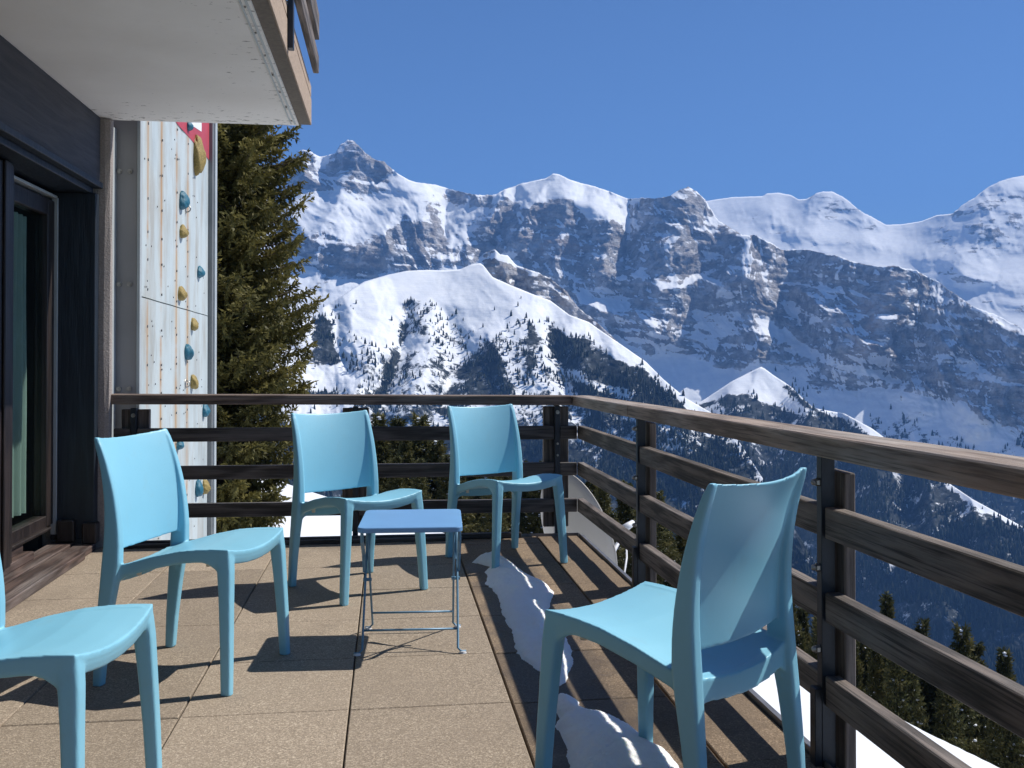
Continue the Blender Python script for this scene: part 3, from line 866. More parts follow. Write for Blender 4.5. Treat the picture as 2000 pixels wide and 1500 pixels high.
# ------------------------------------------------------------------ terrace floor
DECK_R, DECK_F = .752, 2.70
def build_floor():
    root = empty('terrace')
    tag(root, kind='structure')
    b = MB()
    b.box((-2.6, -6.5, -.32), (DECK_R + .03, DECK_F + .03, -.045))
    b.build('slab', MAT['slab_under'], root)
    jb = MB()
    jb.box((-2.6, -6.4, -.044), (DECK_R - .004, DECK_F - .004, -.024))
    jb.build('bedding', MAT['joint'], root)
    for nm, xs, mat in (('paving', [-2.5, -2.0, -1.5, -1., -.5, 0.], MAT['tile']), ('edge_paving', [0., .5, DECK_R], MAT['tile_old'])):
        bm = bmesh.new()
        lay = None
        vals = []
        for i in range(len(xs) - 1):
            for j in range(-13, 6):
                y0, y1 = j * .5, min((j + 1) * .5, DECK_F)
                if y1 - y0 < .03: continue
                g = .0026 if xs[i + 1] not in (0., .5) else .0055
                p0, p1 = (xs[i] + .0022, y0 + .0013, -.04), (xs[i + 1] - g, y1 - .0013, random.uniform(-.0022, .0012) - (.003 if nm[0] == 'e' else 0))
                c = [(a + q) / 2 for a, q in zip(p0, p1)]
                d = [q - a for a, q in zip(p0, p1)]
                tilt = Matrix.Rotation(random.uniform(-.0018, .0018), 4, 'X') @ Matrix.Rotation(random.uniform(-.0018, .0018), 4, 'Y')
                r = bmesh.ops.create_cube(bm, size=1., matrix=Matrix.Translation(c) @ tilt @ Matrix.Diagonal((*d, 1)))
                n0 = len(bm.verts)
                es = list({e for v in r['verts'] for e in v.link_edges if abs(e.verts[0].co.z - e.verts[1].co.z) < .02 and e.verts[0].co.z > -.02})
                bmesh.ops.bevel(bm, geom=es, offset=.003, segments=1, profile=.5, affect='EDGES')
                vals.append(random.random())
        bm.verts.index_update()
        # one value per slab (islands come out in order of x)
        me = bpy.data.meshes.new(nm)
        bm.to_mesh(me)
        co = np.array([v.co[:] for v in bm.verts])
        bm.free()
        key = (np.floor(co[:, 0] / .5) * 31 + np.floor(co[:, 1] / .5) * 17).astype(int)
        fattr(me, 'tile', ((key * 2654435761) % 1000) / 1000.)
        link_mesh(nm, me, mat, root)
    b = MB()
    b.box((DECK_R + .001, -6.4, -.07), (DECK_R + .004, DECK_F, .012))
    b.box((DECK_R + .004, -6.4, -.012), (DECK_R + .040, DECK_F + .04, -.008))
    b.box((DECK_R + .037, -6.4, -.30), (DECK_R + .041, DECK_F + .04, -.012))
    b.box((-2.0, DECK_F + .001, -.07), (DECK_R, DECK_F + .004, .012))
    b.box((-2.0, DECK_F + .004, -.012), (DECK_R + .004, DECK_F + .040, -.008))
    b.box((-2.0, DECK_F + .037, -.30), (DECK_R + .037, DECK_F + .041, -.012))
    b.build('edge_flashing', MAT['alu'], root)
    # raised wooden kerb along the far edge
    b = MB()
    b.box((-1.94, 2.610, .0), (.05, 2.640, .022), .003)
    b.box((-1.94, 2.655, .0), (.40, 2.690, .030), .003)
    b.each('edge_batten', MAT['board_x'], root)
build_floor()

# ------------------------------------------------------------------ the house
def build_house():
    h = empty('house', (-2.3, 2.0, 0))
    tag(h, 'dark timber chalet facade with sliding door under a white balcony slab', 'house')
    h.matrix_world = Matrix.Translation((-2.3, 2., 0))
    off = Vector((2.3, -2., 0))
    def part(name, mb, mat, parent=h, smooth=False):
        o = mb.build(name, mat, None, smooth)
        o.parent = parent
        p, m = parent, Vector((0, 0, 0))
        if parent is h: o.location = off
        return o
    # balcony slab above
    b = MB()
    b.box((-3.2, -8, 2.425), (-.905, 2.742, 2.60))
    soff = part('balcony_soffit', b, MAT['soffit'])
    b = MB()
    b.box((-.905, -8, 2.433), (-.842, 2.75, 2.60))
    b.box((-3.2, 2.742, 2.431), (-.905, 2.752, 2.60))
    part('balcony_edge', b, MAT['slab_under'])
    b = MB()
    b.box((-.842, -8, 2.432), (-.834, 2.752, 2.585), .002)
    b.box((-3.2, -8, 2.60), (-.836, 2.75, 2.66))
    part('balcony_fascia', b, MAT['fascia'])
    b = MB()
    b.box((-.948, -8, 2.419), (-.942, 2.70, 2.425))
    b.box((-.928, -8, 2.421), (-.918, 2.70, 2.425))
    pr = part('drip_profile', b, MAT['trim'])
    b = MB()
    for k in range(9): b.cyl((-.935, 2.62 - k * .30, 2.425), (-.935, 2.62 - k * .30, 2.4185), .004, n=8)
    b.each('screw', MAT['bolt'], pr)
    # lintel beam
    b = MB()
    b.box((-2.24, -8, 2.055), (-2.0, 2.685, 2.425), .004)
    part('lintel_beam', b, MAT['beam'])
    b = MB()
    b.box((-2.20, -8, 2.02), (-1.985, 2.70, 2.053), .003)
    b.box((-2.26, -8, 1.985), (-2.03, 2.66, 2.019), .003)
    part('lintel_trim', b, MAT['navy'])
    # rendered pillar
    b = MB()
    rings = []
    for k in range(26):
        z = -4.4 + k * (6.82 / 25)
        j = lambda: random.uniform(-.0035, .0035)
        rings.append([(-2.42, 2.69, z), (-1.975 + j(), 2.69 + j(), z), (-1.950 + j(), 2.70 + j(), z), (-1.944 + j(), 2.715 + j(), z), (-1.946 + j(), 2.742, z), (-2.42, 2.742, z)])
    b.loft(rings)
    part('pillar', b, MAT['pillar'])
    b = MB()
    b.box((-3.4, 2.745, -4.5), (-2.06, 2.90, 2.43))
    part('wall', b, MAT['pillar'])
    # recess: head, reveal, room behind
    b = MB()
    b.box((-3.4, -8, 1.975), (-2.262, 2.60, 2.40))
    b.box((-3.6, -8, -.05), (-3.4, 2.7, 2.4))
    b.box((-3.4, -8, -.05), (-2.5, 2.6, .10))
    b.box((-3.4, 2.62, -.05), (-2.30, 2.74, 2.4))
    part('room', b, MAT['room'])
    b = MB()
    b.box((-2.235, 2.62, .06), (-2.005, 2.686, 1.984), .003)
    rv = part('door_reveal', b, MAT['navy'])
    b = MB()
    b.box((-2.06, 2.585, .035), (-1.985, 2.66, .15), .006)
    b.box((-2.19, 2.575, .05), (-2.10, 2.62, .17), .006)
    part('corner_block', b, MAT['door_wood'])
    # sliding door
    d = empty('sliding_door')
    d.parent = h
    d.location = off
    b = MB()
    b.box((-2.285, 2.50, .15), (-2.215, 2.60, 1.93), .004)
    b.box((-2.285, 1.32, 1.84), (-2.215, 2.50, 1.93), .004)
    b.box((-2.285, 1.32, .12), (-2.215, 2.50, .21), .004)
    b.box((-2.285, 1.32, .21), (-2.215, 1.42, 1.84), .004)
    b.build('door_frame', MAT['door_wood'], d)
    b = MB()
    b.box((-2.255, 1.42, .21), (-2.245, 2.50, 1.84))
    b.build('glass_pane', MAT['glass'], d)
    b = MB()
    b.box((-2.232, 2.604, .09), (-2.200, 2.618, 1.95), .002)
    b.box((-2.26, -8, 1.945), (-2.20, 2.60, 1.960), .002)
    b.build('metal_track', MAT['trim'], d)
    b = MB()
    b.box((-2.20, 1.60, .10), (-2.13, 1.795, 1.97), .006)
    b.box((-2.128, 1.66, .10), (-2.116, 1.74, 1.97), .003)
    b.build('door_post', MAT['door_wood'], d)
    b = MB()
    rings = []
    for z in np.linspace(.24, 1.82, 14):
        ring = []
        for k in range(100):
            y = 1.50 + k * .0098
            ring.append((-2.318 + .020 * math.sin(y * 78 + .5 * math.sin(z * 2)) + .008 * math.sin(y * 19 + z), y + .01 * math.sin(z * 5 + y * 9) * (1 - z / 2), z))
        rings.append(ring)
    b.loft(rings, closed=False, caps=False)
    cu = b.build('curtain', MAT['curtain'], d, True)
    # fixed glazing and timber wall nearer than the door
    b = MB()
    for y in (1.50, .10, -1.30): b.box((-2.285, y - .05, .12), (-2.215, y + .05, 1.94), .004)
    for y0, y1 in ((.15, 1.45), (-1.25, .05)):
        b.box((-2.285, y0, 1.84), (-2.215, y1, 1.94), .004)
        b.box((-2.285, y0, .12), (-2.215, y1, .22), .004)
    wf = part('window_frame', b, MAT['door_wood'])
    b = MB()
    b.box((-2.255, .15, .22), (-2.245, 1.45, 1.84))
    b.box((-2.255, -1.25, .22), (-2.245, .05, 1.84))
    b.each('window_pane', MAT['glass'], wf)
    b = MB()
    b.box((-2.26, -8, -.05), (-2.06, -1.36, 1.98), .004)
    b.box((-2.26, -1.36, -.05), (-2.20, 1.18, .118), .003)
    part('timber_wall', b, MAT['beam'])
    # steps down to the terrace
    b = MB()
    b.box((-2.095, 1.18, .0), (-1.968, 2.345, .044), .004)
    b.box((-2.095, 2.349, .0), (-1.99, 2.60, .036), .004)
    b.box((-2.23, 1.18, .0), (-2.105, 2.60, .046), .004)
    b.box((-2.26, 1.18, .046), (-2.16, 2.16, .088), .004)
    b.box((-2.30, 1.18, .088), (-2.205, 2.14, .135), .004)
    part('door_step', b, MAT['step_wood'])
    b = MB()
    b.box((-2.30, 1.18, .135), (-2.19, 2.50, .15), .003)
    part('door_sill', b, MAT['door_wood'])
    # railing of the balcony above
    for z0, z1, yend in ((2.70, 2.80, 2.62), (2.90, 3.05, 2.64)):
        b = MB()
        b.box((-.815, -8, z0), (-.782, yend, z1), .004)
        part('balcony_board', b, MAT['board_y'])
    for y in (1.42, -.4, -2.2):
        b = MB()
        b.box((-.833, y - .025, 2.455), (-.808, y + .025, 3.6), .002)
        part('balcony_post', b, MAT['steel'])
build_house()

# ------------------------------------------------------------------ climbing wall
def build_climb():
    r = empty('climbing_wall')
    tag(r, 'pale blue climbing wall streaked with rust and dotted with coloured holds', 'climbing wall')
    x0, x1, y0, y1 = -1.850, -1.972, 2.99, 5.80
    def px(y): return x0 + (x1 - x0) * (y - y0) / (y1 - y0)
    seam = 1.43
    for z0, z1 in ((-4.4, seam - .004), (seam + .004, 4.2)):
        b = MB()
        ny = 12
        front = [(px(y0 + (y1 - y0) * k / ny) + .003 * math.sin(k * 1.9), y0 + (y1 - y0) * k / ny) for k in range(ny + 1)]
        poly = [(x, y, z0) for x, y in front] + [(px(y1) - .05, y1, z0), (px(y0) - .05, y0, z0)]
        b.prism(poly, (0, 0, z1 - z0))
        b.build('panel', MAT['climb'], r)
    b = MB()
    b.box((-2.062, 2.95, -4.4), (x0 - .016, 2.98, 4.2), .002)
    pl = b.build('side_plate', MAT['grey_plate'], r)
    b = MB()
    b.box((x0 - .015, 2.945, -4.4), (x0 + .004, 2.988, 4.2), .002)
    b.box((-1.995, 2.745, -4.4), (-1.983, 2.948, 2.42), .002)
    b.build('corner_trim', MAT['trim'], r)
    b = MB()
    for z in (2.17, 1.50, .88): 
        for x in (-1.965, -1.905):
            b.cyl((x, 2.951, z), (x, 2.940, z), .014, n=14)
            b.cyl((x, 2.941, z), (x, 2.932, z), .008, n=6)
    b.each('plate_bolt', MAT['bolt'], pl)
    b = MB()
    b.box((x1 - .03, 5.802, -4.4), (x1 + .035, 5.86, 4.2), .003)
    b.build('edge_trim', MAT['trim_dark'], r)
    b = MB()
    b.box((x1 - .02, 5.862, -4.4), (x1 + .05, 5.95, 4.2), .003)
    b.build('edge_post', MAT['trim'], r)
    # place things on the panel by where the photo shows them: pixel -> panel plane
    nrm = Vector((-(y1 - y0), (x1 - x0), 0)).normalized()
    if nrm.x < 0: nrm = -nrm
    def on(u, v):
        d = FW + (u - CX) / F_PX * RT - (v - CY) / F_PX * UP
        n = np.array(nrm)
        t = ((np.array([x0, y0, 0]) - CAM) @ n) / (d @ n)
        return Vector(CAM + t * d)
    # red corner with its white emblem corner
    pts = [on(u, v) for u, v in ((346, 243), (411, 316), (413, 243), (413, 150), (290, 150))]
    b = MB()
    b.prism([p + nrm * .002 for p in pts], nrm * .003)
    b.build('red_field', MAT['red'], r)
    pts = [on(u, v) for u, v in ((370, 243), (392, 257), (392, 243), (392, 180), (330, 180))]
    b = MB()
    b.prism([p + nrm * .0055 for p in pts], nrm * .002)
    b.build('white_emblem', MAT['white_paint'], r)
    tang = Vector((-nrm.y, nrm.x, 0))
    def hold(u, v, wd, ht, mat, tilt=0., lab=None, seed=0):
        wd, ht = wd * .62, ht * 1.22
        p = on(u, v)
        rn = random.Random(seed)
        bm = bmesh.new()
        bmesh.ops.create_icosphere(bm, subdivisions=4, radius=1.)
        o1, o2 = rn.random() * 9, rn.random() * 9
        co = np.array([q.co[:] for q in bm.verts])
        nn = fbm(co[:, 0] * 1.6 + o1, co[:, 1] * 1.6 + co[:, 2] * 1.1 + o2, 3, seed)
        for q, k in zip(bm.verts, nn):
            x, y, z = q.co
            taper = 1 - .25 * z
            q.co = Vector((x * taper, y * taper, z)) * (.78 + .45 * k)
            if q.co.z > .2: q.co.x *= .9
        me = bpy.data.meshes.new('hold')
        bm.to_mesh(me)
        bm.free()
        me.polygons.foreach_set("use_smooth", [True] * len(me.polygons))
        o = link_mesh('hold', me, mat, r)
        rot = Matrix((nrm, tang, Vector((0, 0, 1)))).transposed()
        o.matrix_world = Matrix.Translation(p + nrm * .010) @ rot.to_4x4() @ Matrix.Rotation(tilt, 4, 'X') @ Matrix.Diagonal((min(wd, ht) * .30 + .010, wd / 2, ht / 2, 1))
        tag(o, lab)
        return o
    B, O = MAT['hold_blue'], MAT['hold_ochre']
    hs = [(381, 302, .30, .26, O, 0, 'long ochre hold worn dark near the top of the panel'), (354, 391, .26, .11, B, .3, 'blue hold above the upper ring'),
          (354, 452, .24, .08, O, .2, 'small ochre hold above the seam'), (388, 531, .24, .082, B, .1, 'blue hold high near the outer edge'),
          (351, 573, .24, .086, O, .1, 'shell shaped ochre hold'), (375, 633, .26, .084, O, .15, 'ochre hold just below the seam'),
          (363, 687, .22, .098, B, -.35, 'slanted blue hold'), (374, 746, .26, .092, O, 0, 'round ochre hold beside the lower ring'),
          (397, 801, .24, .10, B, .1, 'blue hold just under the handrail'), (347, 868, .17, .06, B, .2, 'small blue hold between two boards'),
          (384, 953, .20, .11, B, -.3, 'blue hold low beside an ochre one'), (397, 950, .22, .10, O, .3, 'ochre hold low beside a blue one'),
          (343, 1035, .34, .10, O, 0, 'ochre hold at floor level'), (366, 245, .16, .06, B, 0, 'blue hold on the red corner')]
    for k, (u, v, wd, ht, m, tl, lab) in enumerate(hs): hold(u, v, wd, ht, m, tl, lab, 40 + k)
    for u, v in ((362, 408), (361, 750)):
        p = on(u, v)
        b = MB()
        pts = [p + nrm * (.012 + .026 * math.sin(a)) + Vector((0, 0, .024 * math.cos(a))) for a in np.linspace(0, math.pi, 9)]
        b.tube([pts[0] - nrm * .02] + pts + [pts[-1] - nrm * .02], .005, 6)
        b.box(p + Vector((-.004, -.012, -.035)), p + Vector((.006, .012, .035)))
        b.build('anchor_ring', MAT['bolt'], r, True)
    # rows of threaded holes
    b = MB()
    for yy in (3.16, 3.62, 4.19, 4.67):
        for k in range(26):
            z = -.8 + k * .205 + .03 * math.sin(k * 5 + yy)
            p = Vector((px(yy) + .001, yy, z))
            b.cyl(p, p + nrm * .006, .0085, n=7)
    for k in range(150):
        yy, z = random.uniform(3.05, 5.6), random.uniform(-.6, 3.2)
        p = Vector((px(yy) + .001, yy, z))
        b.cyl(p, p + nrm * .004, .0065, n=5)
    tag(b.build('threaded_hole', MAT['trim_dark'], r), kind='stuff')
build_climb()

# ------------------------------------------------------------------ railings
def rail_side():
    r = empty('side_railing', (.77, 0, 0))
    tag(r, 'weathered wooden railing running along the open right side of the terrace', 'railing')
    off = Vector((-.77, 0, 0))
    def part(name, mb, mat, parent=r):
        o = mb.build(name, mat, parent)
        if parent is r: o.location = off
        return o
    yt, y_ = lambda y: .832 + (2.72 - y) * .0112, -6.
    b = MB()
    for ya, yb in ((2.868, 1.385), (1.381, -2.4), (-2.404, -6.3)):
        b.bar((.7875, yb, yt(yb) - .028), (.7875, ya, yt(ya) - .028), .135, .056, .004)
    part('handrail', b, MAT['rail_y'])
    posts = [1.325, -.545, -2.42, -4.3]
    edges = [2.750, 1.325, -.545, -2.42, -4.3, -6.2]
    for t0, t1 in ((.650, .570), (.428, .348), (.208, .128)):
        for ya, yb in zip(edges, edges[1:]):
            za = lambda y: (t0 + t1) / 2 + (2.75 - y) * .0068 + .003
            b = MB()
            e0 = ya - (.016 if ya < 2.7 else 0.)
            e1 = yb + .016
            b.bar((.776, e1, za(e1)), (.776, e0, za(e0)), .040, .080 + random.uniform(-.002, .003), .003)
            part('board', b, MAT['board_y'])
    for y in posts:
        b = MB()
        b.box((.748, y - .0145, -.16), (.786, y + .0145, yt(y) - .057), .0015)
        b.box((.728, y - .016, -.22), (.7475, y + .016, .20), .0015)
        p = part('post', b, MAT['steel'])
        b = MB()
        for z in (.74, .515, .30, -.13):
            b.cyl((.7475 if z > .2 else .728, y, z), (.738 if z > .2 else .716, y, z), .011, .011, 6)
            b.sphere((.734 if z > .2 else .712, y, z), .0085, u=8, v=6)
        b.each('bolt', MAT['bolt'], p)
        b = MB()
        b.box((.797, y - .045, -.045), (.828, y + .105, .768), .003)
        b.build('backing_plank', MAT['plank_z'], p)
    return r
rail_side()
def rail_far():
    r = empty('far_railing', (-.6, 2.75, 0))
    tag(r, 'dark weathered wooden railing across the far end of the terrace, ending at the pillar', 'railing')
    off = Vector((.6, -2.75, 0))
    def part(name, mb, mat):
        o = mb.build(name, mat, r)
        o.location = off
        return o
    b = MB()
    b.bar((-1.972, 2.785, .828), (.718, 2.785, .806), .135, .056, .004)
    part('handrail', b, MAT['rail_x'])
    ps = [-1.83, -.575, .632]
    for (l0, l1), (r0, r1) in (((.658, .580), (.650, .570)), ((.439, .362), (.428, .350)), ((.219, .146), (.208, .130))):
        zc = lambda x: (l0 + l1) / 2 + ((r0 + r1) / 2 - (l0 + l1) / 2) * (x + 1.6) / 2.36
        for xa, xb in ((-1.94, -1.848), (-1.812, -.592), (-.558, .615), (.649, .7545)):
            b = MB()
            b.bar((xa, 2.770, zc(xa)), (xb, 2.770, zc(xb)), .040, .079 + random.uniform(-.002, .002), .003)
            part('board', b, MAT['board_x'])
    for x in ps:
        b = MB()
        b.box((x - .0155, 2.744, -.16), (x + .0155, 2.786, .776), .0015)
        p = part('post', b, MAT['steel'])
        b = MB()
        for z in (.735, .545, .475):
            b.cyl((x, 2.744, z), (x, 2.736, z), .012 if z > .7 else .007, n=10)
            b.cyl((x, 2.7365, z), (x, 2.731, z), .006 if z > .7 else .004, n=6)
        b.each('bolt', MAT['bolt'], p)
        b = MB()
        b.box((x - .077, 2.792, .035), (x + .077, 2.832, .766), .003)
        b.build('backing_plank', MAT['plank_z'], p)
rail_far()

# ------------------------------------------------------------------ chairs
def rrect(c, hx, hy, z, r=.35, n=3, tilt=0.):
    """rounded rectangle ring in the plane z, corner radius r * smaller half side"""
    rad = min(hx, hy) * r
    out = []
    for sx, sy, a0 in ((1, 1, 0), (-1, 1, 90), (-1, -1, 180), (1, -1, 270)):
        for k in range(n):
            a = R_(a0 + 90 * k / (n - 1))
            out.append((c[0] + sx * (hx - rad) + rad * math.cos(a), c[1] + sy * (hy - rad) + rad * math.sin(a), z + tilt * (sy * (hy - rad) + rad * math.sin(a))))
    return out
def seat_edge(y):
    return float(np.interp(y, [-.235, -.19, -.13, -.05, .05, .13, .19, .222], [.380, .388, .401, .425, .447, .4555, .4575, .457]))
def seat_z(x, y):
    k = min(1., abs(x) / .207)
    dip = np.interp(y, [-.22, -.1, .1, .22], [.020, .020, .022, .026])
    return seat_edge(y) - dip * (1 - k * k) ** 1.0
def seat_front(x):
    return .219 + .012 * (1 - (x / .207) ** 2)
BZ = [.40, .43, .46, .53, .61, .69, .75, .79, .806]
BY = [-.191, -.1892, -.1885, -.190, -.199, -.215, -.233, -.248, -.2545]
BACK = np.poly1d(np.polyfit(BZ, BY, 4))
def chair_mesh():
    b = MB()
    for s in (-1, 1):
        # rear leg running up into the stile of the back
        st = [(0, -.232, .0165, .0165, .2135), (.12, -.224, .020, .0175, .212), (.25, -.210, .0245, .0185, .209), (.34, -.198, .029, .0195, .2065), (.40, -.191, .0315, .0195, .2045),
              (.46, -.1885, .0295, .0185, .2035)]
        for z in np.linspace(.49, .806, 14):
            q = (z - .46) / .346
            st.append((z, float(BACK(z)), .0295 - .0195 * q - (.003 if z > .8 else 0), .0185 - .0078 * q - (.002 if z > .8 else 0), .2035 - .003 * q))
        b.loft([rrect((s * x, y), wx, dy, z, .45, 3) for z, y, dy, wx, x in st])
        # front leg
        fl = [(0, .2215, .0165, .0165, .2135), (.15, .2165, .0182, .0185, .2055), (.30, .209, .0208, .0205, .1955), (.38, .204, .0235, .0215, .1895), (.42, .2, .024, .022, .1858), (.443, .199, .0215, .0205, .186)]
        b.loft([rrect((s * x, y), wx, dy, z, .4, 3) for z, y, dy, wx, x in fl])
        # side apron with its long fillet into the front leg
        n = 16
        rings = []
        for k in range(n + 1):
            y = -.20 + .40 * k / n
            top = seat_edge(y) - .003
            th = .040 + .055 * max(0, (y - .105) / .095) ** 2.6 + .05 * max(0, (-.135 - y) / .065) ** 2.4
            x = .1955
            w = .0115
            rings.append([(s * (x - w), y, top - th), (s * (x + w * .7), y, top - th), (s * (x + w), y, top - th + .006), (s * (x + w), y, top - .004), (s * (x + w - .004), y, top), (s * (x - w), y, top)])
        b.loft(rings)
    # seat shell
    nx, ny = 24, 22
    top, bot = [], []
    grid = []
    for j in range(ny + 1):
        row = []
        for i in range(nx + 1):
            x = -.2065 + .413 * i / nx
            yb = -.205 - .012 * (1 - (x / .207) ** 2)
            yf = seat_front(x)
            y = yb + (yf - yb) * j / ny
            row.append((x, y, seat_z(x, y)))
        grid.append(row)
    bm = b.bm
    tv = [[bm.verts.new(p) for p in row] for row in grid]
    bv = [[bm.verts.new((p[0], p[1], p[2] - .015)) for p in row] for row in grid]
    for j in range(ny):
        for i in range(nx):
            bm.faces.new((tv[j][i], tv[j][i + 1], tv[j + 1][i + 1], tv[j + 1][i]))
            bm.faces.new((bv[j][i], bv[j + 1][i], bv[j + 1][i + 1], bv[j][i + 1]))
    ring_t = [tv[0][i] for i in range(nx + 1)] + [tv[j][nx] for j in range(1, ny + 1)] + [tv[ny][i] for i in range(nx - 1, -1, -1)] + [tv[j][0] for j in range(ny - 1, 0, -1)]
    ring_b = [bv[0][i] for i in range(nx + 1)] + [bv[j][nx] for j in range(1, ny + 1)] + [bv[ny][i] for i in range(nx - 1, -1, -1)] + [bv[j][0] for j in range(ny - 1, 0, -1)]
    m = len(ring_t)
    for k in range(m): bm.faces.new((ring_t[k], ring_b[k], ring_b[(k + 1) % m], ring_t[(k + 1) % m]))
    # front apron (curved lip) and rear cross bar, both as lofts across the chair
    rings, rear = [], []
    for k in range(33):
        x = -.198 + .396 * k / 32
        e = abs(x) / .198
        yf = seat_front(x) - .001
        zt = seat_z(x, yf) - .004
        th = .040 + .050 * max(0, (e - .72) / .28) ** 2.6
        rings.append([(x, yf - .020, zt), (x, yf, zt), (x, yf - .001, zt - th * .5), (x, yf - .007, zt - th), (x, yf - .021, zt - th)])
        yr = -.198 - .016 * (1 - e * e)
        zr = seat_z(x, -.20) + .001
        t2 = .052 + .045 * max(0, (e - .75) / .25) ** 2.4
        rear.append([(x, yr - .011, zr - t2), (x, yr + .011, zr - t2), (x, yr + .012, zr), (x, yr - .011, zr)])
    b.loft(rings)
    b.loft(rear)
    # back panel: bowed sheet between the stiles
    nz, nx = 22, 24
    rings = []
    for k in range(nx + 1):
        x = -.203 + .406 * k / nx
        e = 1 - (x / .203) ** 2
        ring = []
        for dirn in (0, 1):
            for q in (range(nz + 1) if dirn == 0 else range(nz, -1, -1)):
                zt, zb = .8055 - .011 * e, .4365 - .006 * e
                z = zb + (zt - zb) * q / nz
                y = float(BACK(z)) - .038 * e * (.55 + .45 * (z - .42) / .38)
                th = .0048
                ring.append((x, y + .006 + (th if dirn == 0 else -th), z))
        rings.append(ring)
    b.loft(rings)
    return b
def make_chair_parts():
    src = chair_mesh().build('chair_form', None)
    rm = src.modifiers.new('r', 'REMESH')
    rm.mode = 'VOXEL'
    rm.voxel_size = .0034
    rm.use_smooth_shade = True
    sm = src.modifiers.new('s', 'SMOOTH')
    sm.factor = .5
    sm.iterations = 5
    dg = bpy.context.evaluated_depsgraph_get()
    dg.update()
    me = bpy.data.meshes.new_from_object(src.evaluated_get(dg))
    bpy.data.objects.remove(src)
    nv = len(me.vertices)
    co = np.empty(nv * 3, np.float32)
    me.vertices.foreach_get("co", co)
    co = co.reshape(-1, 3)
    nr = np.empty(nv * 3, np.float32)
    me.vertices.foreach_get("normal", nr)
    nr = nr.reshape(-1, 3)
    npoly = len(me.polygons)
    ls = np.empty(npoly, np.int32)
    me.polygons.foreach_get("loop_start", ls)
    lv = np.empty(len(me.loops), np.int32)
    me.loops.foreach_get("vertex_index", lv)
    Q = np.stack([lv[ls], lv[ls + 1], lv[ls + 2], lv[ls + 3]], -1)
    c = co[Q].mean(1)
    part = np.zeros(npoly, int)                               # 0 seat
    front = c[:, 1] > 0
    legz = np.where(front, .372, .335)
    leg = c[:, 2] < legz
    leg &= ~((np.abs(c[:, 0]) < .17) & (c[:, 2] > .3))
    part[leg & front & (c[:, 0] < 0)] = 1
    part[leg & front & (c[:, 0] >= 0)] = 2
    part[leg & ~front & (c[:, 0] < 0)] = 3
    part[leg & ~front & (c[:, 0] >= 0)] = 4
    edge_z = np.interp(c[:, 1], [-.3, -.19, -.13], [.405, .405, .43])
    part[(~leg) & (c[:, 2] > edge_z) & (c[:, 1] < -.145)] = 5
    out = []
    for k, nm in ((0, 'seat'), (1, 'leg'), (2, 'leg'), (3, 'leg'), (4, 'leg'), (5, 'backrest')):
        q = Q[part == k]
        u, inv = np.unique(q, return_inverse=True)
        pm = np_mesh('chair_' + nm, co[u], inv.reshape(-1, 4))
        pm.normals_split_custom_set_from_vertices([tuple(v) for v in nr[u]])
        pm.materials.append(MAT['plastic'])
        out.append((nm, pm))
    bpy.data.meshes.remove(me)
    for s in (-1, 1):
        for y, z in ((.13, .425), (-.12, .385)):
            b = MB()
            b.cyl((s * .165, y, z), (s * .165, y, z - .033), .009, .008, 10)
            pm = b.mesh('stacking_peg', True)
            pm.materials.append(MAT['peg'])
            out.append(('stacking_peg', pm))
    return out
CHAIR = make_chair_parts()
def chair(x, y, th, label):
    r = empty('chair', (x, y, 0), th - math.pi / 2)
    tag(r, label, 'chair', 'light blue plastic chairs')
    for nm, me in CHAIR:
        o = bpy.data.objects.new(nm, me)
        COL.objects.link(o)
        o.parent = r
for a in ((-.521, 1.540, -.971, 'light blue plastic chair behind the folding table, against the far railing'),
          (.234, 2.051, -1.101, 'light blue plastic chair in the far terrace corner, one front leg in the snow'),
          (-1.031, .451, -.328, 'light blue plastic chair standing in front of the climbing wall, left of the table'),
          (.292, -.688, 2.244, 'light blue plastic chair seen from behind beside the side railing, nearest the camera'),
          (-1.212, -.637, -.146, 'light blue plastic chair cut off by the left edge of the photo')):
    chair(*a)

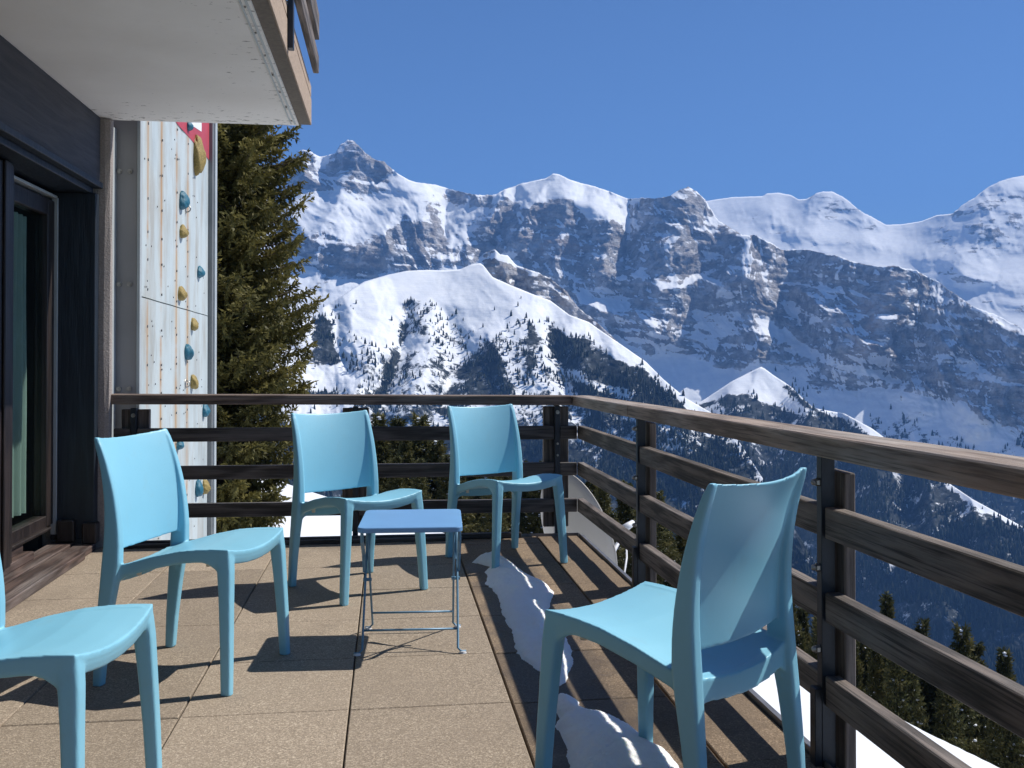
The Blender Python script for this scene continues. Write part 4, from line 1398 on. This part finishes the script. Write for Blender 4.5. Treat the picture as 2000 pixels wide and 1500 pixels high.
# ------------------------------------------------------------------ folding table
def build_table():
    r = empty('folding_table', (-.295, .685, 0), R_(-3.2))
    tag(r, 'small blue folding metal table with thin wire legs between the chairs', 'table')
    # local: x right, y away; half sizes of the top
    hx, hy, zt = .188, .204, .462
    def outline(hx, hy, rad, z):
        o = []
        for sx, sy, a0 in ((1, 1, 0), (-1, 1, 90), (-1, -1, 180), (1, -1, 270)):
            for k in range(7):
                a = R_(a0 + 15 * k)
                o.append((sx * (hx - rad) + rad * math.cos(a), sy * (hy - rad) + rad * math.sin(a), z))
        return o
    b = MB()
    b.loft([outline(hx - .001, hy - .001, .028, zt - .019), outline(hx, hy, .028, zt - .017), outline(hx, hy, .028, zt - .004), outline(hx - .0015, hy - .0015, .027, zt - .001), outline(hx - .004, hy - .004, .026, zt)])
    b.build('tabletop', MAT['table_top'], r)
    q = .0042
    for sgn, xw, nm in ((-1, .172, 'front'), (1, .158, 'rear')):
        f = MB()
        y0, y1 = sgn * .165, -sgn * .105
        ztop = zt - .024
        for s in (-1, 1):
            foot = Vector((s * xw, y0, .012))
            f.tube([foot + Vector((s * .030, 0, -.006)), foot + Vector((s * .012, 0, -.006)), foot + Vector((0, 0, .006)), Vector((s * xw, y0 + (y1 - y0) * .5, ztop * .5)), Vector((s * xw, y1, ztop))], q, 8)
        k = .17
        yb, zb = y0 + (y1 - y0) * k, ztop * k
        f.tube([(-xw, yb, zb), (xw, yb, zb)], q * .95, 8)
        f.tube([(-xw, y1, ztop), (xw, y1, ztop)], q, 8)
        fr = f.build('leg_frame', MAT['table_leg'], r, True)
        g = MB()
        for s in (-1, 1):
            g.cyl((s * (xw + .018), y0, .0), (s * (xw + .018), y0, .007), .014, .011, 14)
        g.each('foot', MAT['dish_white'], fr)
    for s in (-1, 1):
        b = MB()
        pts = [(s * .178, -.112, zt - .02), (s * .178, -.100, .395), (s * .178, -.03, .335), (s * .178, .0, .262)]
        b.tube(pts, [.006, .008, .0075, .006], 6)
        b.tube([(s * .166, .112, zt - .02), (s * .166, .092, .39), (s * .166, .02, .30)], [.006, .007, .005], 6)
        b.cyl((s * .150, .0, .232), (s * .182, .0, .232), .0065, n=8)
        b.box((s * .165 - .014, -.125, zt - .030), (s * .165 + .014, .125, zt - .019))
        b.build('hinge_plate', MAT['table_leg'], r)
build_table()

# ------------------------------------------------------------------ snow lying on the terrace
def px_floor(u, v, z=0.):
    d = FW + (u - CX) / F_PX * RT - (v - CY) / F_PX * UP
    p = CAM + d * (z - CAM[2]) / d[2]
    return p[0], p[1]
def snow_patch(pix, hmax, wid, label, seed):
    poly = np.array([px_floor(*p) for p in pix])
    x0, y0 = poly.min(0) - .03
    x1, y1 = poly.max(0) + .03
    s = .0045
    X, Y = np.meshgrid(np.arange(x0, x1, s), np.arange(y0, y1, s))
    wob = (fbm(X / .05, Y / .05, 3, seed) - .5) * .018
    dmin = np.full(X.shape, 9.)
    n = len(poly)
    for i in range(n):
        a, b = poly[i], poly[(i + 1) % n]
        e = b - a
        t = np.clip(((X - a[0]) * e[0] + (Y - a[1]) * e[1]) / (e @ e + 1e-12), 0, 1)
        dmin = np.minimum(dmin, np.hypot(X - a[0] - t * e[0], Y - a[1] - t * e[1]))
    sd = np.where(inpoly(X, Y, [tuple(p) for p in poly]), dmin, -dmin) + wob
    z = np.where(sd > 0, hmax * (1 - np.exp(-(np.maximum(sd, 0) / wid) ** .95)), sd * 1.5)
    z = z + np.where(sd > 0, 1, 0) * ((fbm(X / .11, Y / .15, 4, seed + 3) - .5) * .018 * np.clip(sd / .05, 0, 1) + (fbm(X / .011, Y / .011, 3, seed + 5) - .5) * .006 * np.clip(sd / .012, 0, 1))
    keep = sd > -.012
    V = np.stack([X, Y, np.maximum(z, -.006)], -1).reshape(-1, 3)
    ii = np.arange(X.size).reshape(X.shape)
    Q = np.stack([ii[:-1, :-1], ii[:-1, 1:], ii[1:, 1:], ii[1:, :-1]], -1).reshape(-1, 4)
    Q = Q[keep.ravel()[Q].all(1)]
    u, inv = np.unique(Q, return_inverse=True)
    o = link_mesh('snow_patch', np_mesh('snow_patch', V[u], inv.reshape(-1, 4)), MAT['snow_mound'])
    tag(o, label, 'snow', 'melting snow on the terrace')
snow_patch([(923, 1097), (934, 1088), (955, 1081), (970, 1082), (985, 1090), (1000, 1100), (1015, 1112), (1030, 1123), (1045, 1131), (1060, 1137), (1072, 1144), (1079, 1156), (1076, 1172), (1070, 1188), (1082, 1202), (1096, 1226), (1105, 1246), (1116, 1266), (1114, 1300), (1106, 1328), (1092, 1335), (1078, 1328), (1050, 1303), (1020, 1283), (1007, 1263), (1003, 1233), (990, 1213), (977, 1187), (973, 1163), (960, 1148), (948, 1140), (953, 1127), (947, 1118), (957, 1107), (942, 1102)], .042, .05, 'long strip of melting snow from the far corner chair towards the near chair', 21)
snow_patch([(1077, 1364), (1090, 1359), (1113, 1361), (1127, 1370), (1133, 1384), (1150, 1393), (1183, 1398), (1200, 1403), (1233, 1422), (1253, 1438), (1273, 1455), (1300, 1470), (1323, 1495), (1345, 1530), (1330, 1570), (1240, 1600), (1150, 1590), (1122, 1540), (1117, 1493), (1107, 1453), (1090, 1417), (1095, 1400), (1083, 1378)], .055, .055, 'lump of melting snow under the chair nearest the camera', 33)

# ------------------------------------------------------------------ satellite dish beyond the corner
def build_dish():
    r = empty('satellite_dish', (.93, 3.62, -.2))
    tag(r, 'beige satellite dish mounted below the far right corner of the terrace', 'satellite dish')
    ax = Vector((.80, .52, .30)).normalized()
    side = ax.cross(Vector((0, 0, 1))).normalized()
    upv = side.cross(ax)
    bm = bmesh.new()
    n, m = 48, 8
    rad, ry = .345, .50
    def P(k, q, dz=0.):
        a = 2 * math.pi * k / n
        f = q / m
        return side * (rad * f * math.cos(a)) + upv * (ry * f * math.sin(a)) + ax * (.10 * f * f - .10 + dz)
    rows = []
    for dz in (0., -.006):
        rows.append([[bm.verts.new(P(k, q, dz)) for k in range(n)] for q in range(1, m + 1)])
    for s_, R in enumerate(rows):
        c = bm.verts.new(P(0, 0, -.006 * s_))
        for k in range(n):
            bm.faces.new((c, R[0][k], R[0][(k + 1) % n]))
            for q in range(m - 1): bm.faces.new((R[q][k], R[q + 1][k], R[q + 1][(k + 1) % n], R[q][(k + 1) % n]))
    rim = [rows[0][-1], rows[1][-1]]
    for k in range(n): bm.faces.new((rim[0][k], rim[1][k], rim[1][(k + 1) % n], rim[0][(k + 1) % n]))
    bmesh.ops.recalc_face_normals(bm, faces=bm.faces[:])
    me = bpy.data.meshes.new('reflector')
    bm.to_mesh(me)
    bm.free()
    me.polygons.foreach_set("use_smooth", [True] * len(me.polygons))
    link_mesh('reflector', me, MAT['dish'], r)
    b = MB()
    b.tube([P(k, m) + ax * .004 for k in range(n)] + [P(0, m) + ax * .004], .007, 6)
    b.build('rim', MAT['dish'], r, True)
    b = MB()
    tip = ax * .52 - upv * .13
    b.tube([upv * -.46 - ax * .02, tip - ax * .06 - upv * .015], .014, 8)
    b.tube([side * .38 - upv * .25 - ax * .02, side * .17 - upv * .24 + ax * .26, tip - ax * .05 - upv * .03], .007, 6)
    b.build('feed_arm', MAT['dish_white'], r, True)
    b = MB()
    b.cyl(tip - ax * .07, tip + ax * .04, .03, .022, 14)
    b.build('feed_horn', MAT['dish_white'], r, True)
    b = MB()
    b.box((-.06, -.03, -.12), (.0, .03, .12), .01)
    b.cyl((-.05, .0, -.9), (-.05, 0, .05), .022, n=12)
    b.tube([(-.05, 0, -.45), (-.17, -.83, -.05)], .018, 8)
    b.build('mount', MAT['trim_dark'], r)
build_dish()

# ------------------------------------------------------------------ spruces
def spruce_arrays(H, R, nwh, nbr, ntw, nbl, blade, seed, base=.08, droop=.26, upturn=.40, power=.92, hang=.6, twl=.22, spread=.5, bw=1., skirt=0.):
    """returns trunk MB and crown quads: whorled boughs, drooping twigs, needle blades"""
    g = np.random.default_rng(seed)
    V, S = [], []
    boughs = []
    for wv in range(nwh):
        h = H * (base + (1 - base) * (wv / nwh) ** 1.06)
        frac = 1 - h / H
        for q in range(nbr if frac > .12 else max(4, nbr - 3)):
            phi = 2.4 * wv + 2 * math.pi * q / nbr + g.normal(0, .22)
            L = R * (max(frac, .02) / (1 - base)) ** power * g.uniform(.72, 1.18) * (1 - skirt * (1 - min(1, max(0, (h / H - base) / .24))))
            hh = h + g.normal(0, H / nwh * .35)
            boughs.append((hh, phi, L, g.random()))
    for hh, phi, L, sh in boughs:
        dx, dy = math.cos(phi), math.sin(phi)
        lift = (hh / H) ** 2 * .55
        nt_ = max(5, int(ntw * (.3 + .7 * L / R)))
        s = np.linspace(.10, 1., nt_)
        dr = droop * g.uniform(.7, 1.3)
        P = np.stack([dx * L * s, dy * L * s, hh + L * (-dr * s * 1.5 + upturn * s * s + lift * s)], -1)
        sl = -dr * 1.5 + 2 * upturn * s + lift
        T = np.stack([np.full(nt_, dx), np.full(nt_, dy), sl], -1)
        T /= np.linalg.norm(T, axis=1, keepdims=True)
        sd = np.tile(np.array([-1., 1., 0., 2.]), nt_)            # left, right, along, hanging
        P, T, s4 = np.repeat(P, 4, 0), np.repeat(T, 4, 0), np.repeat(s, 4)
        keep = (sd < 2) | (g.random(len(sd)) < hang)
        keep &= (sd != 0) | (g.random(len(sd)) < .5)
        P, T, s4, sd = P[keep], T[keep], s4[keep], sd[keep]
        m = len(sd)
        tl = (L * twl * (1 - .5 * s4) + blade * 1.1) * g.uniform(.65, 1.25, m)
        tl = np.where(sd == 2, tl * .75, tl)
        a = np.where(np.abs(sd) == 1, sd * g.uniform(.7, 1.2, m), 0.)
        D = np.stack([T[:, 0] * np.cos(a) - T[:, 1] * np.sin(a), T[:, 0] * np.sin(a) + T[:, 1] * np.cos(a), T[:, 2] - .32 * (np.abs(sd) == 1) + g.normal(0, .12, m)], -1)
        D[sd == 2] = D[sd == 2] * .35 + np.array([0, 0, -1.])
        D /= np.linalg.norm(D, axis=1, keepdims=True)
        f = (np.arange(nbl)[None] + g.random((m, nbl))) / nbl
        O = P[:, None] + D[:, None] * (tl[:, None] * f)[..., None]
        jd = D[:, None] + g.normal(0, spread, (m, nbl, 3))
        jd /= np.linalg.norm(jd, axis=-1, keepdims=True)
        side = np.cross(jd, g.normal(0, 1, (m, nbl, 3)))
        side /= np.linalg.norm(side, axis=-1, keepdims=True) + 1e-9
        l = (blade * g.uniform(.6, 1.25, (m, nbl)))[..., None]
        wd = l * g.uniform(.22, .36, (m, nbl))[..., None] * bw
        q = np.stack([O - side * wd * .35, O + side * wd * .5 + jd * l * .3, O + jd * l, O - side * wd * .5 + jd * l * .4], 2)
        V.append(q.reshape(-1, 3))
        S.append(np.repeat(np.clip(sh * .55 + g.random(m) * .45, 0, 1), nbl))
    return np.vstack(V), np.concatenate(S), boughs
def spruce_meshes(name, needles, H, R, nwh, nbr, ntw, nbl, blade, seed, snow=0, **kw):
    V, S, boughs = spruce_arrays(H, R, nwh, nbr, ntw, nbl, blade, seed, **kw)
    Q = np.arange(len(V)).reshape(-1, 4)
    crown = np_mesh(name + '_crown', V, Q, False)
    fattr(crown, 'shade', np.repeat(S, 4))
    crown.materials.append(needles)
    b = MB()
    b.tube([(0, 0, -.6), (0, 0, H * .3), (0, 0, H * .7), (0, 0, H * .985)], [H * .017, H * .012, H * .006, .012], 9)
    for hh, phi, L, sh in boughs:
        dr, up = kw.get('droop', .22), kw.get('upturn', .42)
        lift = (hh / H) ** 2 * .55
        b.tube([(math.cos(phi) * L * s, math.sin(phi) * L * s, hh + L * (-dr * s * 1.5 + up * s * s + lift * s)) for s in (0, .35, .7, .96)], [.012 * (.4 + L), .009 * (.4 + L), .006 * (.4 + L), .003], 4)
    trunk = b.mesh(name + '_trunk', True)
    trunk.materials.append(MAT['bark'])
    sm = None
    if snow:
        g = np.random.default_rng(seed + 5)
        b = MB()
        for k in range(snow):
            hh, phi, L, sh = boughs[int(g.integers(len(boughs)))]
            s = g.uniform(.35, .98)
            lift = (hh / H) ** 2 * .55
            c = (math.cos(phi) * L * s, math.sin(phi) * L * s, hh + L * (-kw.get('droop', .22) * s * 1.5 + kw.get('upturn', .42) * s * s + lift * s) + .03)
            b.sphere(c, g.uniform(.04, .12), (g.uniform(.8, 1.6), g.uniform(.8, 1.6), g.uniform(.35, .6)), 7, 5)
        sv = b.bm
        sv.verts.index_update()
        cv = np.array([q.co[:] for q in sv.verts])
        bmesh.ops.triangulate(sv, faces=sv.faces[:])
        tri = np.array([[q.index for q in fc.verts] for fc in sv.faces])
        sv.free()
        me = bpy.data.meshes.new(name + '_crown')
        bm = bmesh.new()
        bm.from_mesh(crown)
        vs = [bm.verts.new(c) for c in cv]
        for t3 in tri:
            fc = bm.faces.new([vs[i] for i in t3])
            fc.material_index = 1
            fc.smooth = True
        bm.to_mesh(me)
        bm.free()
        me.materials.append(needles)
        me.materials.append(MAT['snowclump'])
        bpy.data.meshes.remove(crown)
        crown = me
    return trunk, crown, sm
def place_tree(x, y, z, meshes, label, sc=1., rz=0., group=None, name='spruce', sxy=1.):
    r = empty(name, (x, y, z), rz)
    r.scale = (sc * sxy, sc * sxy, sc)
    tag(r, label, 'tree', group)
    for nm, me in zip(('trunk', 'crown', 'snow_load'), meshes):
        if me is None: continue
        o = bpy.data.objects.new(nm, me)
        COL.objects.link(o)
        o.parent = r
def px_at(u, v, D):
    d = FW + (u - CX) / F_PX * RT - (v - CY) / F_PX * UP
    return CAM + d * D
hero = spruce_meshes('big_spruce', MAT['needles'], 14.2, 1.66, 52, 12, 22, 11, .092, 3, 0, base=.06, droop=.24, upturn=.44, power=.62, twl=.17, hang=1., bw=1.35, skirt=.62)
p = px_at(436, 800, 16.)
gz = float(ground_z(p[0], p[1]))
place_tree(p[0], p[1], gz - .1, hero, 'tall olive green spruce close behind the climbing wall', 1., .4)

MID = [spruce_meshes('spruce_a', MAT['needles_mid'], 10., 2.0, 28, 8, 11, 5, .25, 51, 130, bw=1.1),
       spruce_meshes('spruce_b', MAT['needles_mid'], 10., 1.65, 30, 8, 10, 5, .24, 52, 100, bw=1.1),
       spruce_meshes('spruce_c', MAT['needles_mid'], 10., 2.4, 26, 8, 12, 5, .27, 53, 150, bw=1.1)]
belt = []
LAB_MID = 'dark spruce with snow specks in the dense row behind the far railing'
LAB_RIGHT = 'snow flecked spruce at the edge of the snow slope below the side railing'
named = [(740, 808, 44, 0, 'spruce whose tip shows above the boards just right of the chair behind the table'), (777, 814, 46, 1, 'slim spruce tip between two wider ones behind the far railing'), (819, 812, 43, 2, 'broad brownish spruce showing left of the far corner chair'),
         (1732, 1160, 50, 1, 'lone narrow spruce tip standing against the blue valley right of the near railing post'),
         (1800, 1212, 48, 0, 'spruce with a pointed tip right of the lone narrow one, below the middle board'), (1878, 1225, 44, 2, 'broad dark spruce between the two lowest boards at the right'),
         (1908, 1254, 46, 1, 'spruce leaning on the broad dark one at the far right'), (1962, 1268, 44, 0, 'spruce nearest the right edge of the photo')]
for k, (u, v, D, m, lab) in enumerate(named): belt.append((u, v, D, m, lab, None))
g = np.random.default_rng(5)
for u in np.arange(690, 1120, 21.):
    belt.append((u + g.normal(0, 6), np.interp(u, [690, 740, 830, 900, 1000, 1120], [862, 836, 842, 868, 880, 900]) + g.uniform(4, 60), g.uniform(36, 44), int(g.integers(3)), LAB_MID, 'dark row of spruces behind the far railing'))
for u in np.arange(1120, 1480, 21.):
    belt.append((u + g.normal(0, 5), np.interp(u, [1120, 1170, 1230, 1300, 1360, 1480], [915, 920, 940, 962, 1000, 1090]) + g.choice([0, 8, 40, 70]), g.uniform(30, 40), int(g.integers(3)), 'dark spruce seen between the side railing boards and the dish', 'spruces beside the satellite dish'))
for u in np.arange(1480, 2190, 19.):
    belt.append((u + g.normal(0, 6), np.interp(u, [1480, 1560, 1680, 1800, 2000, 2190], [1110, 1160, 1195, 1262, 1320, 1400]) + g.uniform(-10, 75), g.uniform(38, 50), int(g.integers(3)), LAB_RIGHT, 'spruces below the side railing'))
for u, v, D, m, lab, grp in belt:
    t = px_at(u, v, D)
    gz = float(ground_z(t[0], t[1]))
    hgt = max(2.5, t[2] - gz)
    if hgt > 14:
        hgt = 14.
    place_tree(t[0], t[1], t[2] - hgt, MID[m], lab, hgt / 10., g.uniform(0, 6.28), grp, 'spruce', float(np.clip(g.uniform(.78, 1.0) * (10 / hgt) ** .2, .7, 1.25)) * (.74 if u > 1480 else 1.))

# ------------------------------------------------------------------ mountain air
def haze():
    b = MB()
    b.box((-9500, -400, -1900), (13500, 12500, 2300))
    t = bpy.data.materials.new('haze_air')
    t.use_nodes = True
    n = t.node_tree
    n.nodes.clear()
    o = n.nodes.new("ShaderNodeOutputMaterial")
    v = n.nodes.new("ShaderNodeVolumePrincipled")
    v.inputs['Color'].default_value = (.19, .44, 1., 1)
    v.inputs['Density'].default_value = 8.e-5
    v.inputs['Anisotropy'].default_value = .0
    n.links.new(v.outputs[0], o.inputs['Volume'])
    ob = b.build('haze', t)
    tag(ob, 'thin blue mountain haze', None, None, 'stuff')
haze()
